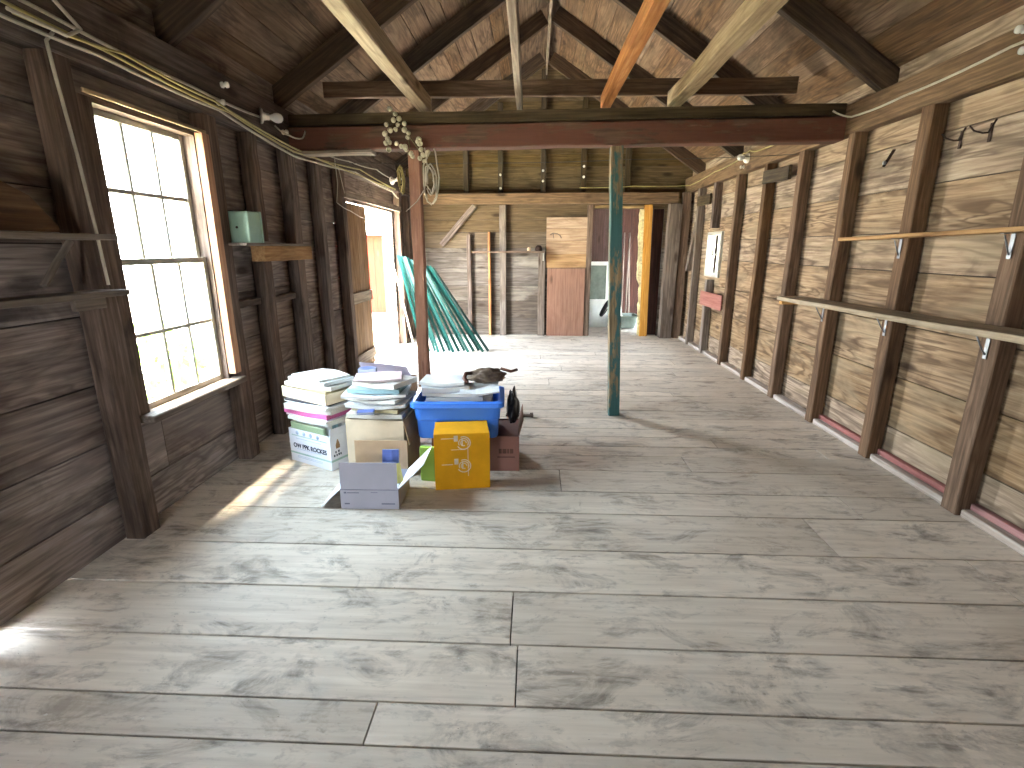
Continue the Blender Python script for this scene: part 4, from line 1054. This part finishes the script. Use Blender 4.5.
t = empty('leather_bag', (TB.x+.185, TB.y+.05, .635), .25, 'crumpled brown leather bag on the blue tub heap', 'bag')
crumple(.12, .075, .05, .4, 2.2, 3).build('body', 'bag_brown', t)
mb = MB(); mb.tube([(-.11, -.02, .03), (-.15, -.06, .04), (-.165, -.09, .015), (-.15, -.12, -.01)], .014, 8); mb.build('strap', 'leather', t); mb = MB(); mb.tube([(.1, 0, .05), (.17, -.02, .03), (.22, .0, .035)], .011, 8); mb.build('strap', 'leather', t)
o = crumple(.04, .10, .13, .35, 2.0, 8).build('black_bag', 'black'); o.location = (-.145, 3.50, .40)
tag(o, 'crumpled black bag behind the end of the blue tub', 'bag')
mb = MB(); mb.box((-.055, -.015, 0), (.045, .015, .24), 2, .5, 0, .004); o = mb.build('green_packet', 'p_lime'); o.location = (-.685, 3.12, .002); o.rotation_euler = (0, 0, -.1)
tag(o, 'lime green packet standing between the yellow carton and low carton', 'packet')
mb = MB(); mb.timber((-.25, 4.5, .012), (.0, 4.48, .012), .05, .02, (0, 0, 1), seg=2); mb.timber((-.03, 4.48, .03), (0.0, 4.48, .03), .05, .014, (0, 0, 1), seg=1)
tag(mb.build('wood_scrap', 'stud_dark'), 'short dark wood scrap on the floor past the blue tub', 'wood scrap')

# ------------------------------------------------------------------ storeroom beyond the opening
mb = MB()
for i in range(10): mb.box((.6, 9.13+.28*i, -.03), (3.4, 9.13+.28*(i+1)-.004, -.002), 0)
struct(mb.build('floor_storeroom', 'floor'))
def sbox(name, lo, hi, mat, axis=2):
    mb = MB(); mb.box(lo, hi, axis); return struct(mb.build(name, mat))
mb = MB()
for i in range(14): mb.box((.5+.2*i, 11.6, 0), (.5+.2*(i+1)-.003, 11.64, 2.6), 2)
struct(mb.build('wall_storeroom_end', 'dk_red'))
mb = MB()
for i in range(13): mb.box((.55, 9.14+.19*i, 0), (.59, 9.14+.19*(i+1)-.003, 2.6), 2)
struct(mb.build('wall_storeroom_side', 'dk_red'))
sbox('wall_storeroom_outer', (3.35, 9.14, 0), (3.39, 10.1, 2.6), 'dk_red'); sbox('wall_storeroom_outer_end', (3.35, 10.5, 0), (3.39, 11.64, 2.6), 'dk_red'); sbox('wall_storeroom_outer_head', (3.35, 10.1, .9), (3.39, 10.5, 2.6), 'dk_red')
sbox('ceiling_storeroom', (.5, 9.14, 2.6), (3.4, 11.66, 2.64), 'dk_red', 0)
timber('jamb_post', (1.91, 9.06, .002), (1.87, 9.06, 2.19), .13, .09, 'lumber', 'new orange lumber post in the storeroom opening', 'post', up=(0, 1, 0), jit=.002)
mb = MB(); V = []; F = []; n = 24
r4 = random.Random(9)
for i in range(n+1):
    z = .02+2.1*i/n; b = .012*r4.uniform(-1, 1); f_ = .07 if z > .95 else .03
    xx = 1.842-.04*z/2.19; V += [(xx, 9.03, z), (xx-f_+b, 9.03+b, z), (xx-f_-b, 9.10, z), (xx, 9.10, z)]
for i in range(n):
    for j in range(4): F.append((i*4+j, i*4+(j+1) % 4, i*4+4+(j+1) % 4, i*4+4+j))
F += [(3, 2, 1, 0), tuple(n*4+j for j in range(4))]
mb.add(V, F, None, .5); tag(mb.build('insulation_strip', 'insul'), 'ragged pale insulation strip on the orange lumber post', 'insulation')
timber('header_board', (.99, 9.06, 2.165), (1.79, 9.06, 2.165), .05, .04, 'joist_pale', 'thin pale board across the top of the storeroom opening', 'board')
mb = MB(); mb.box((1.99, 9.2, .0), (2.6, 9.22, 2.5), 2); struct(mb.build('wall_storeroom_closet', 'dk_red'))
# white framed screen door leaning inside
t = empty('screen_door', (1.17, 10.1, 0), 0, 'white framed screen door leaning inside the storeroom', 'door panel')
mb = MB(); W, H = .52, 1.25
for lo, hi, ax in (((-W/2, -.015, 0), (-W/2+.06, .015, H), 2), ((W/2-.06, -.015, 0), (W/2, .015, H), 2), ((-W/2+.06, -.015, H-.07), (W/2-.06, .015, H), 0), ((-W/2+.06, -.015, .48), (W/2-.06, .015, .54), 0), ((-W/2+.06, -.015, 0), (W/2-.06, .015, .1), 0)): mb.box(lo, hi, ax)
mb.build('frame', 'enamel', t)
mb = MB(); mb.box((-W/2+.06, -.004, .54), (W/2-.06, .004, H-.07)); mb.build('screen', 'screen', t)
mb = MB(); mb.box((-W/2+.06, -.006, .1), (W/2-.06, .006, .48)); mb.build('lower_panel', 'enamel', t)
# hand cart with black wheel
t = empty('hand_cart', (1.48, 9.75, 0), 0, 'pale hand cart with a black tyre inside the storeroom opening', 'cart')
mb = MB(); mb.tube([(.14*math.cos(a*PI/12), 0, .14*math.sin(a*PI/12)) for a in range(24)], .04, 10, 0, True); mb.xform(Matrix.Translation((-.16, -.1, .42)) @ Matrix.Rotation(.5, 4, 'Y') @ Matrix.Rotation(1.3, 4, 'Z')); mb.build('tyre', 'rubber', t)
mb = MB(); mb.lathe([(.10, -.02), (.10, .02), (.03, .03)], (0, 0, 0), (0, 1, 0), 16); mb.xform(Matrix.Translation((-.16, -.1, .42)) @ Matrix.Rotation(.5, 4, 'Y') @ Matrix.Rotation(1.3, 4, 'Z')); mb.build('hub', 'enamel', t)
mb = MB(); mb.tube([(-.16, -.08, .42), (-.05, 0, .62), (.1, .02, .64), (.16, .1, .3), (.22, .1, .022)], .02, 8); mb.tube([(-.12, -.06, .45), (.05, .05, .15), (.2, .1, .022)], .02, 8); mb.build('frame', 'enamel', t)
mb = MB(); V, F = loft([rrect(.3, .4, .05, .02), rrect(.42, .5, .05, .26), rrect(.40, .48, .05, .26), rrect(.28, .38, .05, .03)], True, True); mb.add(V, F, None, .5); mb.xform(Matrix.Translation((.28, .25, 0)) @ Matrix.Rotation(.0, 4, 'Y')); mb.build('tray', 'screen', t)
for x, lean, lab in ((1.86, .05, 'long tool handle leaning closest to the orange post in the storeroom'), (1.95, -.03, 'long tool handle in the storeroom, middle of three'), (1.76, .03, 'long tool handle in the storeroom, nearest the green post')):
    mb = MB(); mb.tube([(x, 10.5+x-1.76, .02), (x+lean, 10.8+x-1.76, 1.8)], .016, 8)
    tag(mb.build('tool_handle', 'stud_grey'), lab, 'tool', 'long tools leaning in the storeroom')

# ------------------------------------------------------------------ outside
mb = MB(); mb.box((-40, -30, -.42), (40, 45, -.35)); struct(mb.build('ground', 'grass'))
def bush(c, r, lab):
    mb = MB(); rr = random.Random(int(c[1]*10))
    for i in range(420):
        a = rr.uniform(0, 2*PI); b = math.acos(rr.uniform(-.2, 1)); k = r*rr.uniform(.75, 1.08)
        p = Vector((math.cos(a)*math.sin(b)*k, math.sin(a)*math.sin(b)*k, math.cos(b)*k*1.1))
        s = rr.uniform(.05, .11); u = Vector((rr.uniform(-1, 1), rr.uniform(-1, 1), rr.uniform(-1, 1))).normalized(); v = u.orthogonal().normalized()
        mb.add([p-u*s, p+v*s*.45, p+u*s, p-v*s*.45], [(0, 1, 2, 3)], None, .5)
    st = MB(); st.tube([(0, 0, 0), (.03, .02, r*.8)], .03, 8, 0, False, .012)
    t = empty('shrub', c, 0, lab, 'shrub', 'shrubs outside the big window')
    mb.build('foliage', 'bush', t); st.build('stem', 'stud', t)
bush((-3.6, 4.75, -.36), .7, 'sunlit green shrub outside the lower far panes of the big window')
bush((-4.5, 3.2, -.36), .7, 'green shrub outside the middle of the big window')
bush((-4.9, 6.3, -.36), .8, 'green shrub outside beyond the far edge of the big window')
t = empty('red_shed', (-6.35, 15.0, -.355), 0, 'red board shed seen through the bright doorway', 'shed')
mb = MB()
for i in range(16): mb.box((-2+.25*i, -.02, 0), (-2+.25*(i+1)-.006, .02, 2.2), 2)
mb.box((-2, .02, 0), (-1.96, 3, 2.2), 2); mb.box((1.96, .02, 0), (2.0, 3, 2.2), 2); mb.box((-2, 2.96, 0), (2, 3, 2.2), 2); mb.build('walls', 'barn_red', t)
mb = MB(); mb.box((-2.2, -.25, 2.21), (2.2, 3.2, 2.3), 0); mb.build('roof', 'sill_white', t)

# ------------------------------------------------------------------ camera
cam = bpy.data.cameras.new('camera'); co = bpy.data.objects.new('camera', cam); COL.objects.link(co)
cam.sensor_width = 36; cam.lens = 36*513/1024; cam.clip_start = .02; cam.clip_end = 200
pitch = math.atan(136/513); yaw = math.atan(23/(513/math.cos(pitch)))
co.location = (0, 0, 1.5); co.rotation_euler = (PI/2-pitch, 0, yaw)
sc.camera = co

# ------------------------------------------------------------------ light: hazy sky, sun over the roof, daylight through the openings
wd = bpy.data.worlds.new('sky'); sc.world = wd; wd.use_nodes = True
nt = wd.node_tree; bg = nt.nodes['Background']
tc = nt.nodes.new('ShaderNodeTexCoord'); sp = nt.nodes.new('ShaderNodeSeparateXYZ'); nt.links.new(tc.outputs['Generated'], sp.inputs[0])
rp = nt.nodes.new('ShaderNodeValToRGB'); nt.links.new(sp.outputs[2], rp.inputs[0])
rp.color_ramp.elements[0].position = 0; rp.color_ramp.elements[0].color = (.9, .95, 1.0, 1)
rp.color_ramp.elements[1].position = .8; rp.color_ramp.elements[1].color = (.6, .78, 1.0, 1)
nt.links.new(rp.outputs[0], bg.inputs['Color']); bg.inputs['Strength'].default_value = 6.0
sun = bpy.data.lights.new('sun', 'SUN'); so = bpy.data.objects.new('sun', sun); COL.objects.link(so)
sun.energy = 14.0; sun.angle = math.radians(20); sun.color = (1.0, .86, .68)
so.rotation_euler = Vector((.17, .05, -1.0)).to_track_quat('-Z', 'Y').to_euler()
def portal(name, loc, rot, sx, sy):
    l = bpy.data.lights.new(name, 'AREA'); l.shape = 'RECTANGLE'; l.size = sx; l.size_y = sy; l.cycles.is_portal = True
    o = bpy.data.objects.new(name, l); COL.objects.link(o); o.location = loc; o.rotation_euler = rot
portal('window_portal', (BL-.12, 2.94, 1.41), (0, -PI/2, 0), 1.54, .78)
portal('door_portal', (BL-.12, 7.4, 1.01), (0, -PI/2, 0), 2.0, 1.36)
portal('small_window_portal', (BR+.12, 7.66, 1.41), (0, PI/2, 0), .62, .6)

portal('added_fill_portal', (-1.2, YN-.12, 1.3), (PI/2, 0, 0), .6, .6)  # portal for the opening added as fill light

sc.view_settings.view_transform = 'Standard'
sc.view_settings.look = 'None'
sc.view_settings.gamma = 1; sc.view_settings.use_curve_mapping = False
sc.view_settings.exposure = 3.7
sc.cycles.max_bounces = 10; sc.cycles.diffuse_bounces = 6; sc.cycles.use_denoising = True
sc.cycles.sample_clamp_indirect = 12
